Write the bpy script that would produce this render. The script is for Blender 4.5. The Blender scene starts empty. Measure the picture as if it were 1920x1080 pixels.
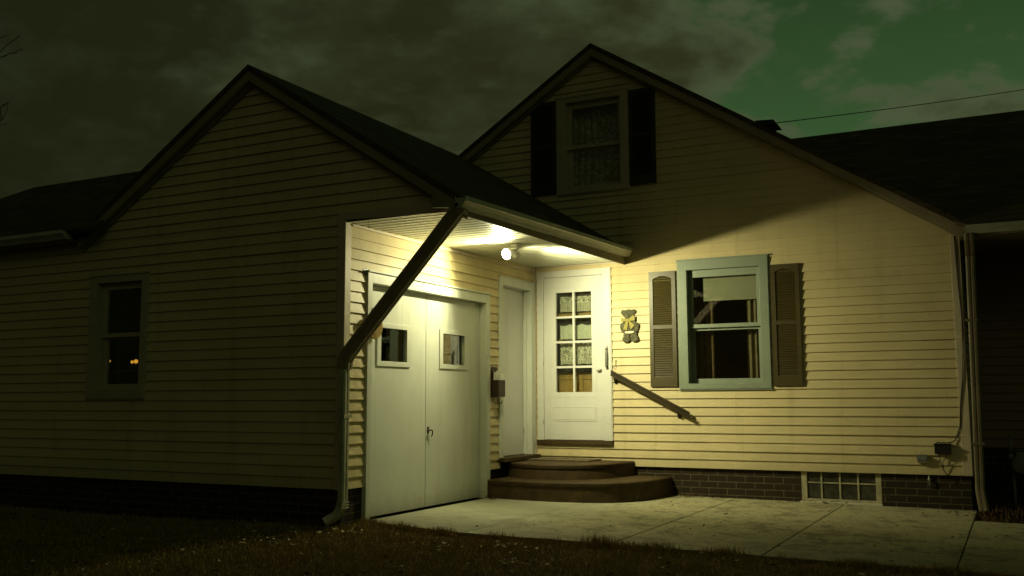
import bpy, bmesh, math, random
import numpy as np
from mathutils import Vector, Matrix
R = math.radians
random.seed(7)
SC = bpy.context.scene
COL = SC.collection

# ------------------------------------------------------------------ camera
cam = bpy.data.cameras.new("camera")
cam.sensor_width = 36.0
cam.lens = 36.0 * 1828.9 / 1920.0
cam.clip_start, cam.clip_end = 0.05, 1500.0
co = bpy.data.objects.new("camera", cam)
COL.objects.link(co)
_r = (0.88875109, 0.45837014, -0.00428037)
_u = (0.05592841, -0.09916416, 0.9934981)
_f = (-0.4549654, 0.88321191, 0.11376817)
co.matrix_world = Matrix(((_r[0], _u[0], -_f[0], 5.51251853), (_r[1], _u[1], -_f[1], -11.32295484),
                          (_r[2], _u[2], -_f[2], 1.10522703), (0, 0, 0, 1)))
SC.camera = co

# ------------------------------------------------------------------ exposure
SC.view_settings.view_transform = 'Standard'
SC.view_settings.look = 'None'
SC.view_settings.exposure = 0.0
SC.view_settings.gamma = 1.0


class NT:
    """small helper for node trees"""
    def __init__(s, tree):
        s.t = tree
        s.n = tree.nodes
        s.l = tree.links

    def add(s, typ, **kw):
        n = s.n.new(typ)
        for k, v in kw.items():
            if k == 'ins':
                for i, val in v.items():
                    if isinstance(val, bpy.types.NodeSocket):
                        s.l.new(val, n.inputs[i])
                    else:
                        n.inputs[i].default_value = val
            else:
                setattr(n, k, v)
        return n

    def math(s, op, a, b=0.0, c=0.0):
        n = s.add('ShaderNodeMath', operation=op, ins={0: a, 1: b, 2: c})
        return n.outputs[0]

    def mix(s, fac, a, b):
        n = s.add('ShaderNodeMix', data_type='RGBA')
        for i, v in ((0, fac), (6, a), (7, b)):
            if isinstance(v, bpy.types.NodeSocket):
                s.l.new(v, n.inputs[i])
            else:
                n.inputs[i].default_value = v if i == 0 or len(v) == 4 else (*v, 1)
        return n.outputs[2]

    def noise(s, vec, scale, detail=4.0, rough=0.55, dist=0.0):
        n = s.add('ShaderNodeTexNoise', ins={'Scale': scale, 'Detail': detail, 'Roughness': rough, 'Distortion': dist})
        if vec is not None:
            s.l.new(vec, n.inputs['Vector'])
        return n.outputs['Fac']

    def ramp(s, fac, *stops):
        n = s.add('ShaderNodeValToRGB')
        e = n.color_ramp.elements
        while len(e) < len(stops):
            e.new(0.5)
        for el, (p, c) in zip(e, stops):
            el.position = p
            el.color = (c, c, c, 1) if isinstance(c, (int, float)) else (*c, 1)
        s.l.new(fac, n.inputs[0])
        return n.outputs[0]

    def smooth(s, x, a, b):
        n = s.add('ShaderNodeMapRange', interpolation_type='SMOOTHSTEP', ins={0: x, 1: a, 2: b, 3: 0.0, 4: 1.0})
        return n.outputs[0]


# ------------------------------------------------------------------ night sky
W = bpy.data.worlds.new("World")
SC.world = W
W.use_nodes = True
w = NT(W.node_tree)
w.n.clear()
out = w.add('ShaderNodeOutputWorld')
bg = w.add('ShaderNodeBackground')
w.l.new(bg.outputs[0], out.inputs[0])
tc = w.add('ShaderNodeTexCoord')
dirv = tc.outputs['Generated']
sep = w.add('ShaderNodeSeparateXYZ')
w.l.new(dirv, sep.inputs[0])
dx, dy, dz = sep.outputs


def dotv(v):
    n = w.add('ShaderNodeVectorMath', operation='DOT_PRODUCT')
    w.l.new(dirv, n.inputs[0])
    n.inputs[1].default_value = v
    return n.outputs['Value']


side = dotv((0.889, 0.458, 0.0))            # towards the clear part of the sky (north east)
up = w.math('MAXIMUM', dz, 0.0)
den = w.math('ADD', up, 0.30)
pl = w.add('ShaderNodeCombineXYZ')
w.l.new(w.math('DIVIDE', dx, den), pl.inputs[0])
w.l.new(w.math('DIVIDE', dy, den), pl.inputs[1])
pl.inputs[2].default_value = 4.47
pv = pl.outputs[0]
n1 = w.noise(pv, 3.0, 7.0, 0.54, 0.35)
n2 = w.noise(pv, 8.0, 8.0, 0.58, 0.25)
n3 = w.noise(pv, 0.85, 3.0, 0.5)
raw = w.math('ADD', w.math('MULTIPLY', w.math('SUBTRACT', side, 0.235), 1.35), w.math('MULTIPLY', w.math('SUBTRACT', n1, 0.5), -2.9))
raw = w.math('ADD', raw, w.math('MULTIPLY', w.math('SUBTRACT', n2, 0.5), -1.4))
clear = w.smooth(raw, -0.10, 0.24)
thin = w.smooth(raw, -0.55, 0.10)
sky = w.add('ShaderNodeTexSky', sky_type='NISHITA', sun_disc=False, sun_elevation=R(2.0), sun_rotation=R(200.0))
skyc = w.mix(w.smooth(up, 0.0, 0.55), (0.054, 0.122, 0.041, 1), (0.012, 0.030, 0.008, 1))
cl = w.mix(w.math('MULTIPLY_ADD', thin, 0.75, w.math('MULTIPLY', w.math('SUBTRACT', n2, 0.45), 0.9)),
           (0.0215, 0.0235, 0.0085, 1), (0.064, 0.084, 0.040, 1))
fade = w.smooth(side, -0.95, 0.50)
cl = w.mix(fade, w.mix(1.0, cl, cl), cl)
dim = w.add('ShaderNodeVectorMath', operation='SCALE')
w.l.new(cl, dim.inputs[0])
w.l.new(w.math('MULTIPLY_ADD', fade, 0.85, 0.33), dim.inputs['Scale'])
tot = w.mix(clear, dim.outputs[0], skyc)
nis = w.add('ShaderNodeVectorMath', operation='MULTIPLY')
w.l.new(sky.outputs[0], nis.inputs[0])
nis.inputs[1].default_value = (0.0006, 0.0008, 0.0002)
add = w.add('ShaderNodeVectorMath', operation='ADD')
w.l.new(tot, add.inputs[0])
w.l.new(nis.outputs[0], add.inputs[1])
w.l.new(add.outputs[0], bg.inputs['Color'])
bg.inputs['Strength'].default_value = 1.0

# ------------------------------------------------------------------ faint wide fill, added to lift the unlit fronts
sl = bpy.data.lights.new("front_fill", 'SUN')
sl.energy = 0.030
sl.angle = R(25)
sl.color = (1.0, 0.84, 0.56)
so = bpy.data.objects.new("front_fill", sl)
COL.objects.link(so)
so.rotation_euler = Vector((-0.36, 0.80, -0.46)).to_track_quat('-Z', 'Y').to_euler()


# ------------------------------------------------------------------ materials
def mat(name, base, rough=0.6, var=0.12, vscale=3.0, spec=0.4, bump=0.0, bscale=40.0, metal=0.0, dirt=None, stretch=None):
    m = bpy.data.materials.new(name)
    m.use_nodes = True
    t = NT(m.node_tree)
    b = t.n['Principled BSDF']
    b.inputs['Roughness'].default_value = rough
    b.inputs['Specular IOR Level'].default_value = spec
    b.inputs['Metallic'].default_value = metal
    tc = t.add('ShaderNodeTexCoord')
    v = tc.outputs['Object']
    if stretch:
        mp = t.add('ShaderNodeMapping')
        t.l.new(v, mp.inputs[0])
        mp.inputs['Scale'].default_value = stretch
        v = mp.outputs[0]
    n = t.noise(v, vscale, 6.0, 0.6)
    lo = tuple(c * (1 - var) for c in base)
    hi = tuple(min(1.0, c * (1 + var)) for c in base)
    c = t.mix(t.smooth(n, 0.3, 0.7), lo, hi)
    if dirt:
        n2 = t.noise(v, dirt[0], 8.0, 0.7, 0.4)
        c = t.mix(t.math('MULTIPLY', t.smooth(n2, dirt[1], dirt[1] + 0.2), dirt[3]), c, dirt[2])
    t.l.new(c, b.inputs['Base Color'])
    if bump:
        nb = t.noise(v, bscale, 5.0, 0.6)
        bn = t.add('ShaderNodeBump', ins={'Strength': bump, 'Distance': 0.01, 'Height': nb})
        t.l.new(bn.outputs[0], b.inputs['Normal'])
    t.b = b
    t.c = c
    t.v = v
    m['x'] = 0
    MT[name] = t
    return m


MT = {}
M = {}
M['siding'] = mat('siding', (0.56, 0.463, 0.252), 0.50, 0.07, 1.3, 0.35, 0.22, 7.0, dirt=(2.2, 0.56, (0.36, 0.30, 0.155), 0.45))
M['shadedsiding'] = mat('shaded_brown_siding', (0.20, 0.135, 0.065), 0.6, 0.10, 2.0)  # browner siding, darkened for the shade under the deep eave
M['trim'] = mat('trim', (0.50, 0.42, 0.30), 0.5, 0.07, 3.0, bump=0.05)
M['rake'] = mat('rake', (0.25, 0.205, 0.125), 0.5, 0.10, 3.0, bump=0.05)
M['white'] = mat('white_paint', (0.57, 0.585, 0.51), 0.48, 0.045, 2.2, 0.35, 0.06, 16.0, dirt=(1.6, 0.62, (0.40, 0.42, 0.33), 0.35))
M['whitedoor'] = mat('white_door_paint', (0.58, 0.575, 0.53), 0.42, 0.03, 2.6, 0.4, 0.04, 18.0)
M['soffit'] = mat('soffit_vinyl', (0.66, 0.66, 0.52), 0.42, 0.03, 3.0, 0.5)
M['mint'] = mat('pale_blue_frame', (0.20, 0.235, 0.175), 0.45, 0.05, 5.0, bump=0.05)
M['upframe'] = mat('dull_frame', (0.42, 0.365, 0.245), 0.5, 0.08, 5.0)
M['shutter'] = mat('brown_shutter', (0.056, 0.043, 0.011), 0.42, 0.10, 5.0, 0.5)
M['darkshutter'] = mat('dark_shutter', (0.030, 0.026, 0.015), 0.5, 0.10, 5.0, 0.4)
M['gutter'] = mat('gutter_metal', (0.42, 0.42, 0.33), 0.40, 0.12, 4.0, 0.5, dirt=(3.0, 0.55, (0.24, 0.22, 0.14), 0.5))
M['brownmetal'] = mat('brown_metal', (0.26, 0.205, 0.125), 0.45, 0.15, 6.0, 0.5, dirt=(9.0, 0.6, (0.2, 0.17, 0.11), 0.35))
M['palemetal'] = mat('galvanised_metal', (0.38, 0.37, 0.28), 0.42, 0.2, 9.0, 0.5, metal=0.3)
M['tanmetal'] = mat('tan_metal', (0.14, 0.11, 0.06), 0.5, 0.15, 6.0)
M['step'] = mat('step_paint', (0.058, 0.035, 0.010), 0.66, 0.28, 7.0, 0.3, 0.7, 55.0, dirt=(5.0, 0.55, (0.026, 0.018, 0.008), 0.75))
M['wood'] = mat('oak_wood', (0.34, 0.215, 0.06), 0.5, 0.22, 9.0, stretch=(1, 1, 0.12))
M['rail'] = mat('rail_wood', (0.030, 0.020, 0.006), 0.38, 0.2, 10.0, 0.5, stretch=(0.4, 1, 1))
M['black'] = mat('black_metal', (0.018, 0.016, 0.012), 0.4, 0.1, 6.0)
M['steel'] = mat('brushed_steel', (0.30, 0.30, 0.25), 0.32, 0.1, 12.0, 0.5, metal=0.6)
M['bear'] = mat('bear_paint', (0.085, 0.082, 0.042), 0.7, 0.4, 24.0, 0.2, 0.3, 90.0)
M['bow'] = mat('bow_paint', (0.27, 0.225, 0.035), 0.6, 0.12, 30.0)
M['cream'] = mat('cream_paint', (0.66, 0.58, 0.42), 0.6, 0.08, 30.0)
M['straw'] = mat('straw', (0.34, 0.22, 0.05), 0.75, 0.3, 40.0, 0.2, 0.5, 120.0)
M['boxwood'] = mat('letterbox_wood', (0.030, 0.016, 0.006), 0.5, 0.25, 14.0, stretch=(1, 1, 0.2))
M['paper'] = mat('paper', (0.78, 0.78, 0.68), 0.8, 0.08, 30.0)
M['mat'] = mat('door_mat_fibre', (0.14, 0.115, 0.07), 0.9, 0.45, 22.0, 0.1, 0.6, 160.0)
M['lintel'] = mat('sill_concrete', (0.50, 0.46, 0.36), 0.8, 0.15, 8.0, 0.2)
M['mortar'] = mat('block_mortar', (0.38, 0.345, 0.22), 0.8, 0.2, 14.0, 0.2)
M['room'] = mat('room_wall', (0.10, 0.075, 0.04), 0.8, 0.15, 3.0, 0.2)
M['fabric'] = mat('curtain_cloth', (0.20, 0.165, 0.10), 0.9, 0.12, 12.0, 0.1)
M['shade'] = mat('roller_shade_cloth', (0.33, 0.32, 0.235), 0.85, 0.05, 8.0, 0.1)
M['chair'] = mat('chair_cloth', (0.14, 0.095, 0.05), 0.9, 0.2, 14.0, 0.1)
M['grey'] = mat('grey_plastic', (0.16, 0.16, 0.14), 0.5, 0.15, 10.0)
M['bark'] = mat('bark', (0.035, 0.028, 0.018), 0.9, 0.25, 9.0, 0.1)
M['soil'] = mat('bed_soil', (0.040, 0.028, 0.014), 0.95, 0.5, 14.0, 0.1, 0.8, 35.0)
M['lampwhite'] = mat('lamp_enamel', (0.62, 0.62, 0.55), 0.35, 0.03, 5.0, 0.5)


def brick_mat():
    m = mat('foundation_brick', (0.07, 0.045, 0.028), 0.85, 0.3, 14.0, 0.2)
    t = MT['foundation_brick']
    sp = t.add('ShaderNodeSeparateXYZ')
    t.l.new(t.v, sp.inputs[0])
    cb = t.add('ShaderNodeCombineXYZ')
    t.l.new(t.math('ADD', sp.outputs[0], sp.outputs[1]), cb.inputs[0])
    t.l.new(sp.outputs[2], cb.inputs[1])
    br = t.add('ShaderNodeTexBrick', ins={'Scale': 1.0, 'Mortar Size': 0.0052, 'Mortar Smooth': 0.15, 'Bias': -0.2,
                                          'Brick Width': 0.215, 'Row Height': 0.0745,
                                          'Color1': (0.034, 0.022, 0.011, 1), 'Color2': (0.024, 0.018, 0.010, 1), 'Mortar': (0.115, 0.10, 0.058, 1)})
    t.l.new(cb.outputs[0], br.inputs['Vector'])
    n = t.noise(t.v, 17.0, 5.0, 0.65)
    c = t.mix(t.math('MULTIPLY', t.smooth(n, 0.42, 0.7), 0.7), br.outputs['Color'], (0.03, 0.022, 0.014, 1))
    t.l.new(c, t.b.inputs['Base Color'])
    bn = t.add('ShaderNodeBump', invert=True, ins={'Strength': 0.9, 'Distance': 0.012, 'Height': br.outputs['Fac']})
    t.l.new(bn.outputs[0], t.b.inputs['Normal'])
    return m


M['brick'] = brick_mat()


def shingle_mat():
    m = mat('roof_shingle', (0.026, 0.022, 0.014), 0.92, 0.3, 16.0, 0.15)
    t = MT['roof_shingle']
    sp = t.add('ShaderNodeSeparateXYZ')
    t.l.new(t.v, sp.inputs[0])
    cb = t.add('ShaderNodeCombineXYZ')
    t.l.new(t.math('ADD', sp.outputs[0], sp.outputs[1]), cb.inputs[0])
    t.l.new(t.math('MULTIPLY', sp.outputs[2], 1.85), cb.inputs[1])
    br = t.add('ShaderNodeTexBrick', ins={'Scale': 1.0, 'Mortar Size': 0.006, 'Mortar Smooth': 0.3, 'Bias': 0.0,
                                          'Brick Width': 0.30, 'Row Height': 0.135,
                                          'Color1': (0.105, 0.084, 0.045, 1), 'Color2': (0.050, 0.040, 0.022, 1), 'Mortar': (0.008, 0.007, 0.004, 1)})
    t.l.new(cb.outputs[0], br.inputs['Vector'])
    n = t.noise(t.v, 5.0, 6.0, 0.7)
    c = t.mix(t.smooth(n, 0.35, 0.75), br.outputs['Color'], (0.060, 0.048, 0.026, 1))
    t.l.new(c, t.b.inputs['Base Color'])
    bn = t.add('ShaderNodeBump', invert=True, ins={'Strength': 0.6, 'Distance': 0.015, 'Height': br.outputs['Fac']})
    t.l.new(bn.outputs[0], t.b.inputs['Normal'])
    return m


M['shingle'] = shingle_mat()


def concrete_mat():
    m = mat('pavement_concrete', (0.40, 0.385, 0.28), 0.85, 0.10, 1.6, 0.25)
    t = MT['pavement_concrete']
    big = t.noise(t.v, 0.75, 5.0, 0.6, 0.6)
    mid = t.noise(t.v, 3.4, 9.0, 0.72, 0.8)
    fine = t.noise(t.v, 46.0, 4.0, 0.7)
    sp = t.add('ShaderNodeSeparateXYZ')
    t.l.new(t.v, sp.inputs[0])
    worn = t.smooth(t.math('ADD', sp.outputs[0], t.math('MULTIPLY', big, 1.6)), 1.5, 3.3)     # older slabs to the right
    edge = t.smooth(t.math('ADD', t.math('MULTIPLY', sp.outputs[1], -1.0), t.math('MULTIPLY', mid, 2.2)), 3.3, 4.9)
    pit = t.noise(t.v, 19.0, 6.0, 0.75, 0.5)
    c = t.mix(worn, (0.42, 0.415, 0.30, 1), (0.40, 0.365, 0.215, 1))
    c = t.mix(t.math('MULTIPLY', t.smooth(mid, 0.49, 0.60), t.math('MULTIPLY_ADD', worn, 0.62, 0.08)), c, (0.15, 0.136, 0.075, 1))
    c = t.mix(t.math('MULTIPLY', t.smooth(pit, 0.54, 0.64), t.math('MULTIPLY_ADD', worn, 0.75, 0.06)), c, (0.065, 0.058, 0.034, 1))
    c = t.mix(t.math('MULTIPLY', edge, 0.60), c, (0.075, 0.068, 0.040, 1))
    c = t.mix(t.math('MULTIPLY', t.smooth(fine, 0.52, 0.72), t.math('MULTIPLY_ADD', worn, 0.45, 0.06)), c, (0.08, 0.072, 0.042, 1))
    t.l.new(c, t.b.inputs['Base Color'])
    h = t.math('ADD', t.math('MULTIPLY', fine, 0.5), mid)
    bn = t.add('ShaderNodeBump', ins={'Strength': 0.55, 'Distance': 0.006, 'Height': h})
    t.l.new(bn.outputs[0], t.b.inputs['Normal'])
    return m


M['concrete'] = concrete_mat()


def glass_mat(name, tint=(0.9, 0.92, 0.88), ior=1.5, rough=0.015):
    m = bpy.data.materials.new(name)
    m.use_nodes = True
    t = NT(m.node_tree)
    t.n.clear()
    o = t.add('ShaderNodeOutputMaterial')
    lw = t.add('ShaderNodeLayerWeight', ins={'Blend': 0.5})
    sch = t.math('MULTIPLY_ADD', t.math('POWER', lw.outputs['Facing'], 5.0), 0.93, 0.065)
    gl = t.add('ShaderNodeBsdfGlossy', ins={'Roughness': rough, 'Color': (0.95, 0.95, 0.95, 1)})
    tr = t.add('ShaderNodeBsdfTransparent', ins={'Color': (*tint, 1)})
    mx = t.add('ShaderNodeMixShader')
    tcn = t.add('ShaderNodeTexCoord')
    nz = t.noise(tcn.outputs['Object'], 5.0, 2.0)
    bn = t.add('ShaderNodeBump', ins={'Strength': 0.03, 'Distance': 0.01, 'Height': nz})
    t.l.new(bn.outputs[0], gl.inputs['Normal'])
    t.l.new(sch, mx.inputs[0])
    t.l.new(tr.outputs[0], mx.inputs[1])
    t.l.new(gl.outputs[0], mx.inputs[2])
    t.l.new(mx.outputs[0], o.inputs[0])
    return m


M['glass'] = glass_mat('window_glass')
M['block'] = mat('glass_block', (0.045, 0.043, 0.030), 0.10, 0.4, 16.0, 0.6, 0.35, 22.0)


def emit_mat(name, col, s):
    m = bpy.data.materials.new(name)
    m.use_nodes = True
    t = NT(m.node_tree)
    t.n.clear()
    o = t.add('ShaderNodeOutputMaterial')
    e = t.add('ShaderNodeEmission', ins={'Color': (*col, 1), 'Strength': s})
    t.l.new(e.outputs[0], o.inputs[0])
    return m


M['bulb'] = emit_mat('bulb_glow', (1.0, 0.96, 0.66), 80.0)
M['bulb_away'] = emit_mat('bulb_away_glow', (1.0, 0.955, 0.53), 420.0)
M['amber'] = emit_mat('amber_glint_glow', (1.0, 0.47, 0.05), 0.8)  # added glow imitating street lights reflected in the garage window


def lace_mat(name, border):
    """woven lace: openwork by real transparency, the band below is looser"""
    m = mat(name, (0.66, 0.64, 0.52), 0.9, 0.10, 40.0, 0.1)
    t = MT[name]
    sp = t.add('ShaderNodeSeparateXYZ')
    t.l.new(t.v, sp.inputs[0])
    u, z = sp.outputs[0], sp.outputs[2]
    k = 2 * math.pi / 0.030
    a = t.math('SINE', t.math('MULTIPLY', t.math('ADD', u, z), k))
    b = t.math('SINE', t.math('MULTIPLY', t.math('SUBTRACT', u, z), k))
    net = t.math('GREATER_THAN', t.math('MULTIPLY', a, b), 0.10)
    fl = t.noise(t.v, 26.0, 5.0, 0.7, 1.0)
    flo = t.math('MULTIPLY', t.smooth(fl, 0.44, 0.56), 0.75)
    isnet = t.math('LESS_THAN', z, border)
    hole = t.math('ADD', t.math('MULTIPLY', isnet, net), t.math('MULTIPLY', t.math('SUBTRACT', 1.0, isnet), flo))
    alpha = t.math('SUBTRACT', 1.0, t.math('MULTIPLY', hole, 0.85))
    t.l.new(alpha, t.b.inputs['Alpha'])
    return m


def weather(key, streak, splash, top, col):
    """rain streaks running down and splashed dirt along the bottom edge"""
    t = MT[key]
    mp = t.add('ShaderNodeMapping')
    t.l.new(t.v, mp.inputs[0])
    mp.inputs['Scale'].default_value = (7.0, 7.0, 0.35)
    n = t.noise(mp.outputs[0], 1.0, 6.0, 0.65, 0.2)
    c = t.mix(t.math('MULTIPLY', t.smooth(n, 0.50, 0.72), streak), t.c, col)
    sp = t.add('ShaderNodeSeparateXYZ')
    t.l.new(t.v, sp.inputs[0])
    n2 = t.noise(t.v, 9.0, 7.0, 0.7, 0.3)
    hgt = t.math('SUBTRACT', t.math('MULTIPLY_ADD', n2, 0.45, top - 0.22), sp.outputs[2])
    c = t.mix(t.math('MULTIPLY', t.smooth(hgt, -0.08, 0.22), splash), c, col)
    t.l.new(c, t.b.inputs['Base Color'])


weather('siding', 0.30, 0.38, 0.50, (0.30, 0.25, 0.13, 1))
weather('white_paint', 0.22, 0.45, 0.16, (0.27, 0.255, 0.17, 1))
weather('white_door_paint', 0.14, 0.0, 0.1, (0.33, 0.31, 0.22, 1))


# ------------------------------------------------------------------ mesh builder
class MB:
    def __init__(s):
        s.v, s.f, s.m, s.sm = [], [], [], []

    def face(s, pts, mi=0, smooth=False):
        i = len(s.v)
        s.v += [tuple(p) for p in pts]
        s.f.append(tuple(range(i, i + len(pts))))
        s.m.append(mi)
        s.sm.append(smooth)

    def mesh(s, vs, fs, mi=0, smooth=False):
        i = len(s.v)
        s.v += [tuple(p) for p in vs]
        for f in fs:
            s.f.append(tuple(a + i for a in f))
            s.m.append(mi)
            s.sm.append(smooth)

    def box(s, a, b, mi=0):
        x0, y0, z0 = (min(p, q) for p, q in zip(a, b))
        x1, y1, z1 = (max(p, q) for p, q in zip(a, b))
        s.mesh([(x0, y0, z0), (x1, y0, z0), (x1, y1, z0), (x0, y1, z0), (x0, y0, z1), (x1, y0, z1), (x1, y1, z1), (x0, y1, z1)],
               [(0, 3, 2, 1), (4, 5, 6, 7), (0, 1, 5, 4), (1, 2, 6, 5), (2, 3, 7, 6), (3, 0, 4, 7)], mi)

    def hexa(s, p, mi=0):
        """eight corners: bottom four counter-clockwise from above, then top four"""
        s.mesh(p, [(0, 3, 2, 1), (4, 5, 6, 7), (0, 1, 5, 4), (1, 2, 6, 5), (2, 3, 7, 6), (3, 0, 4, 7)], mi)

    def prism(s, poly, ext, mi=0):
        """closed polygon of 3-D points swept by vector ext"""
        n = len(poly)
        e = Vector(ext)
        top = [Vector(p) + e for p in poly]
        s.mesh(list(poly) + top, [tuple(range(n))[::-1], tuple(range(n, 2 * n))] +
               [(i, (i + 1) % n, n + (i + 1) % n, n + i) for i in range(n)], mi)

    def sweep(s, path, prof, ref, mi=0, smooth=False, caps=True):
        """profile (list of a,b) carried along path; a axis is side vector, b axis its normal"""
        path = [Vector(p) for p in path]
        rings = []
        for i, p in enumerate(path):
            if i == 0:
                t = path[1] - p
            elif i == len(path) - 1:
                t = p - path[-2]
            else:
                t = (path[i + 1] - p).normalized() + (p - path[i - 1]).normalized()
            t.normalize()
            a = Vector(ref) - t * Vector(ref).dot(t)
            a.normalize()
            b = t.cross(a)
            k = 1.0
            if 0 < i < len(path) - 1:
                c = (path[i + 1] - p).normalized().dot((p - path[i - 1]).normalized())
                k = 1.0 / max(0.5, math.sqrt(max(0.0, (1 + c) / 2)))
            rings.append([p + a * u + b * v * k for u, v in prof])
        n = len(prof)
        vs = [q for r in rings for q in r]
        fs = []
        for i in range(len(rings) - 1):
            for j in range(n):
                fs.append((i * n + j, i * n + (j + 1) % n, (i + 1) * n + (j + 1) % n, (i + 1) * n + j))
        s.mesh(vs, fs, mi, smooth)
        if caps:
            s.mesh(rings[0], [tuple(range(n))[::-1]], mi)
            s.mesh(rings[-1], [tuple(range(n))], mi)

    def tube(s, path, r, n=8, mi=0, ref=(0.13, 0.21, 0.97)):
        prof = [(r * math.cos(2 * math.pi * k / n), r * math.sin(2 * math.pi * k / n)) for k in range(n)]
        s.sweep(path, prof, ref, mi, True)

    def lathe(s, prof, origin, axis=(0, 0, 1), n=20, mi=0):
        """prof: list of (radius, height) along axis"""
        o, ax = Vector(origin), Vector(axis).normalized()
        a = ax.orthogonal().normalized()
        b = ax.cross(a)
        vs, fs = [], []
        for r, h in prof:
            for k in range(n):
                t = 2 * math.pi * k / n
                vs.append(o + ax * h + (a * math.cos(t) + b * math.sin(t)) * r)
        for i in range(len(prof) - 1):
            for k in range(n):
                fs.append((i * n + k, i * n + (k + 1) % n, (i + 1) * n + (k + 1) % n, (i + 1) * n + k))
        s.mesh(vs, fs, mi, True)

    def build(s, name, mats, parent=None, base=(0, 0, 0), bevel=0.0, label=None):
        me = bpy.data.meshes.new(name)
        off = Vector(base)
        root = parent
        while root is not None:
            off = off + root.location
            root = root.parent
        vs = [(Vector(p) - off)[:] for p in s.v]
        me.from_pydata(vs, [], s.f)
        me.polygons.foreach_set('material_index', s.m)
        me.polygons.foreach_set('use_smooth', s.sm)
        for m in (mats if isinstance(mats, (list, tuple)) else [mats]):
            me.materials.append(M[m] if isinstance(m, str) else m)
        bm = bmesh.new()
        bm.from_mesh(me)
        bmesh.ops.remove_doubles(bm, verts=bm.verts, dist=1e-5)
        bmesh.ops.recalc_face_normals(bm, faces=bm.faces)
        bm.to_mesh(me)
        bm.free()
        o = bpy.data.objects.new(name, me)
        COL.objects.link(o)
        o.location = base
        if parent is not None:
            o.parent = parent
        if bevel:
            bv = o.modifiers.new('bevel', 'BEVEL')
            bv.width, bv.segments, bv.limit_method, bv.angle_limit = bevel, 2, 'ANGLE', R(40)
        if label:
            o['label'] = label
        return o


def thing(name, label, cat, loc=(0, 0, 0), group=None):
    o = bpy.data.objects.new(name, None)
    COL.objects.link(o)
    o.location = loc
    o.empty_display_size = 0.2
    return tag(o, label, cat, group)


def tag(o, label, cat, group=None, kind=None):
    o['label'] = label
    o['category'] = cat
    if group:
        o['group'] = group
    if kind:
        o['kind'] = kind
    return o


# ------------------------------------------------------------------ siding
E_ = 0.1016


def siding(mb, mapf, left, right, z0, z1, zref, holes=(), seed=1, proud=0.018):
    """clapboard courses; mapf(s, d, z) gives a point, d is how far it stands out of the wall"""
    rnd = random.Random(seed)
    k0 = int(math.floor((z0 - zref) / E_))
    k1 = int(math.ceil((z1 - zref) / E_))
    for k in range(k0, k1):
        zb, zt = zref + k * E_, zref + (k + 1) * E_
        lo, hi = max(zb, z0), min(zt, z1)
        if hi - lo < 1e-4:
            continue
        cuts = sorted({lo, hi} | {h for hl in holes for h in (hl[2], hl[3]) if lo < h < hi})
        jit = rnd.uniform(-0.0012, 0.0012)
        seam = rnd.uniform(-3, 6)
        for za, zc in zip(cuts, cuts[1:]):
            zm = (za + zc) / 2
            la, lc, ra, rc = left(za + 1e-5), left(zc - 1e-5), right(za + 1e-5), right(zc - 1e-5)
            if ra <= la and rc <= lc:
                continue
            segs = [(la, lc, ra, rc)]
            for h in holes:
                if h[2] - 1e-6 <= zm <= h[3] + 1e-6:
                    new = []
                    for (a, c, e, g) in segs:
                        if h[1] <= min(a, c) or h[0] >= max(e, g):
                            new.append((a, c, e, g))
                            continue
                        if h[0] > min(a, c):
                            new.append((a, c, h[0], h[0]))
                        if h[1] < max(e, g):
                            new.append((h[1], h[1], e, g))
                    segs = new
            da = proud * (1 - (za - zb) / E_) + 0.0015 + jit
            dc = proud * (1 - (zc - zb) / E_) + 0.0015 + jit
            for (a, c, e, g) in segs:
                parts = [(a, c, e, g, 0.0)]
                if k % 2 == 0 and max(a, c) + .1 < seam < min(e, g) - .1:
                    parts = [(a, c, seam, seam, 0.0), (seam, seam, e, g, 0.0034)]
                for (p, q, r, t, x) in parts:
                    mb.face([mapf(p, da + x, za), mapf(r, da + x, za), mapf(t, dc + x, zc), mapf(q, dc + x, zc)])
                    if abs(za - zb) < 1e-6 or za == lo:
                        mb.face([mapf(p, 0.0, za), mapf(r, 0.0, za), mapf(r, da + x, za), mapf(p, da + x, za)])


G = -4.0251           # plane of the garage front
ZB = 0.30             # lowest edge of the siding
SL = 0.645            # garage roof pitch


def fmain(s, d, z): return (s, -d, z)
def fgar(s, d, z): return (s, G - d, z)
def fside(s, d, z): return (d, s, z)       # garage side wall, s runs along y
def fwing(s, d, z): return (s, 1.0 - d, z)


# ================================================================== GROUND
def ground():
    mb = MB()
    n = 60
    xs = list(np.linspace(-10, 10, n)) 
    xs = [-400, -120, -40, -18] + xs + [18, 40, 120, 400]
    ys = [-400, -120, -40, -18] + list(np.linspace(-12, 4, n)) + [18, 40, 120, 400]
    rnd = random.Random(3)
    vs = []
    for y in ys:
        for x in xs:
            vs.append((x, y, gz(x, y) + rnd.uniform(-.006, .006)))
    nx = len(xs)
    fs = [(j * nx + i, j * nx + i + 1, (j + 1) * nx + i + 1, (j + 1) * nx + i) for j in range(len(ys) - 1) for i in range(nx - 1)]
    mb.mesh(vs, fs, 0, True)
    o = mb.build('ground', lawn_soil())
    tag(o, 'dark lawn ground running up to the house and pavement', 'ground', kind='structure')


def gz(x, y):
    return -0.042 - 0.0085 * max(0.0, min(7.0, x)) - 0.012 * max(0.0, min(8.0, -4.2 - y)) - 0.03 * max(0.0, min(1.0, -x / 2.0))


def lawn_soil():
    m = mat('lawn_soil', (0.075, 0.047, 0.015), 0.95, 0.5, 9.0, 0.05, 0.9, 30.0)
    return m


ground()

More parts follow.
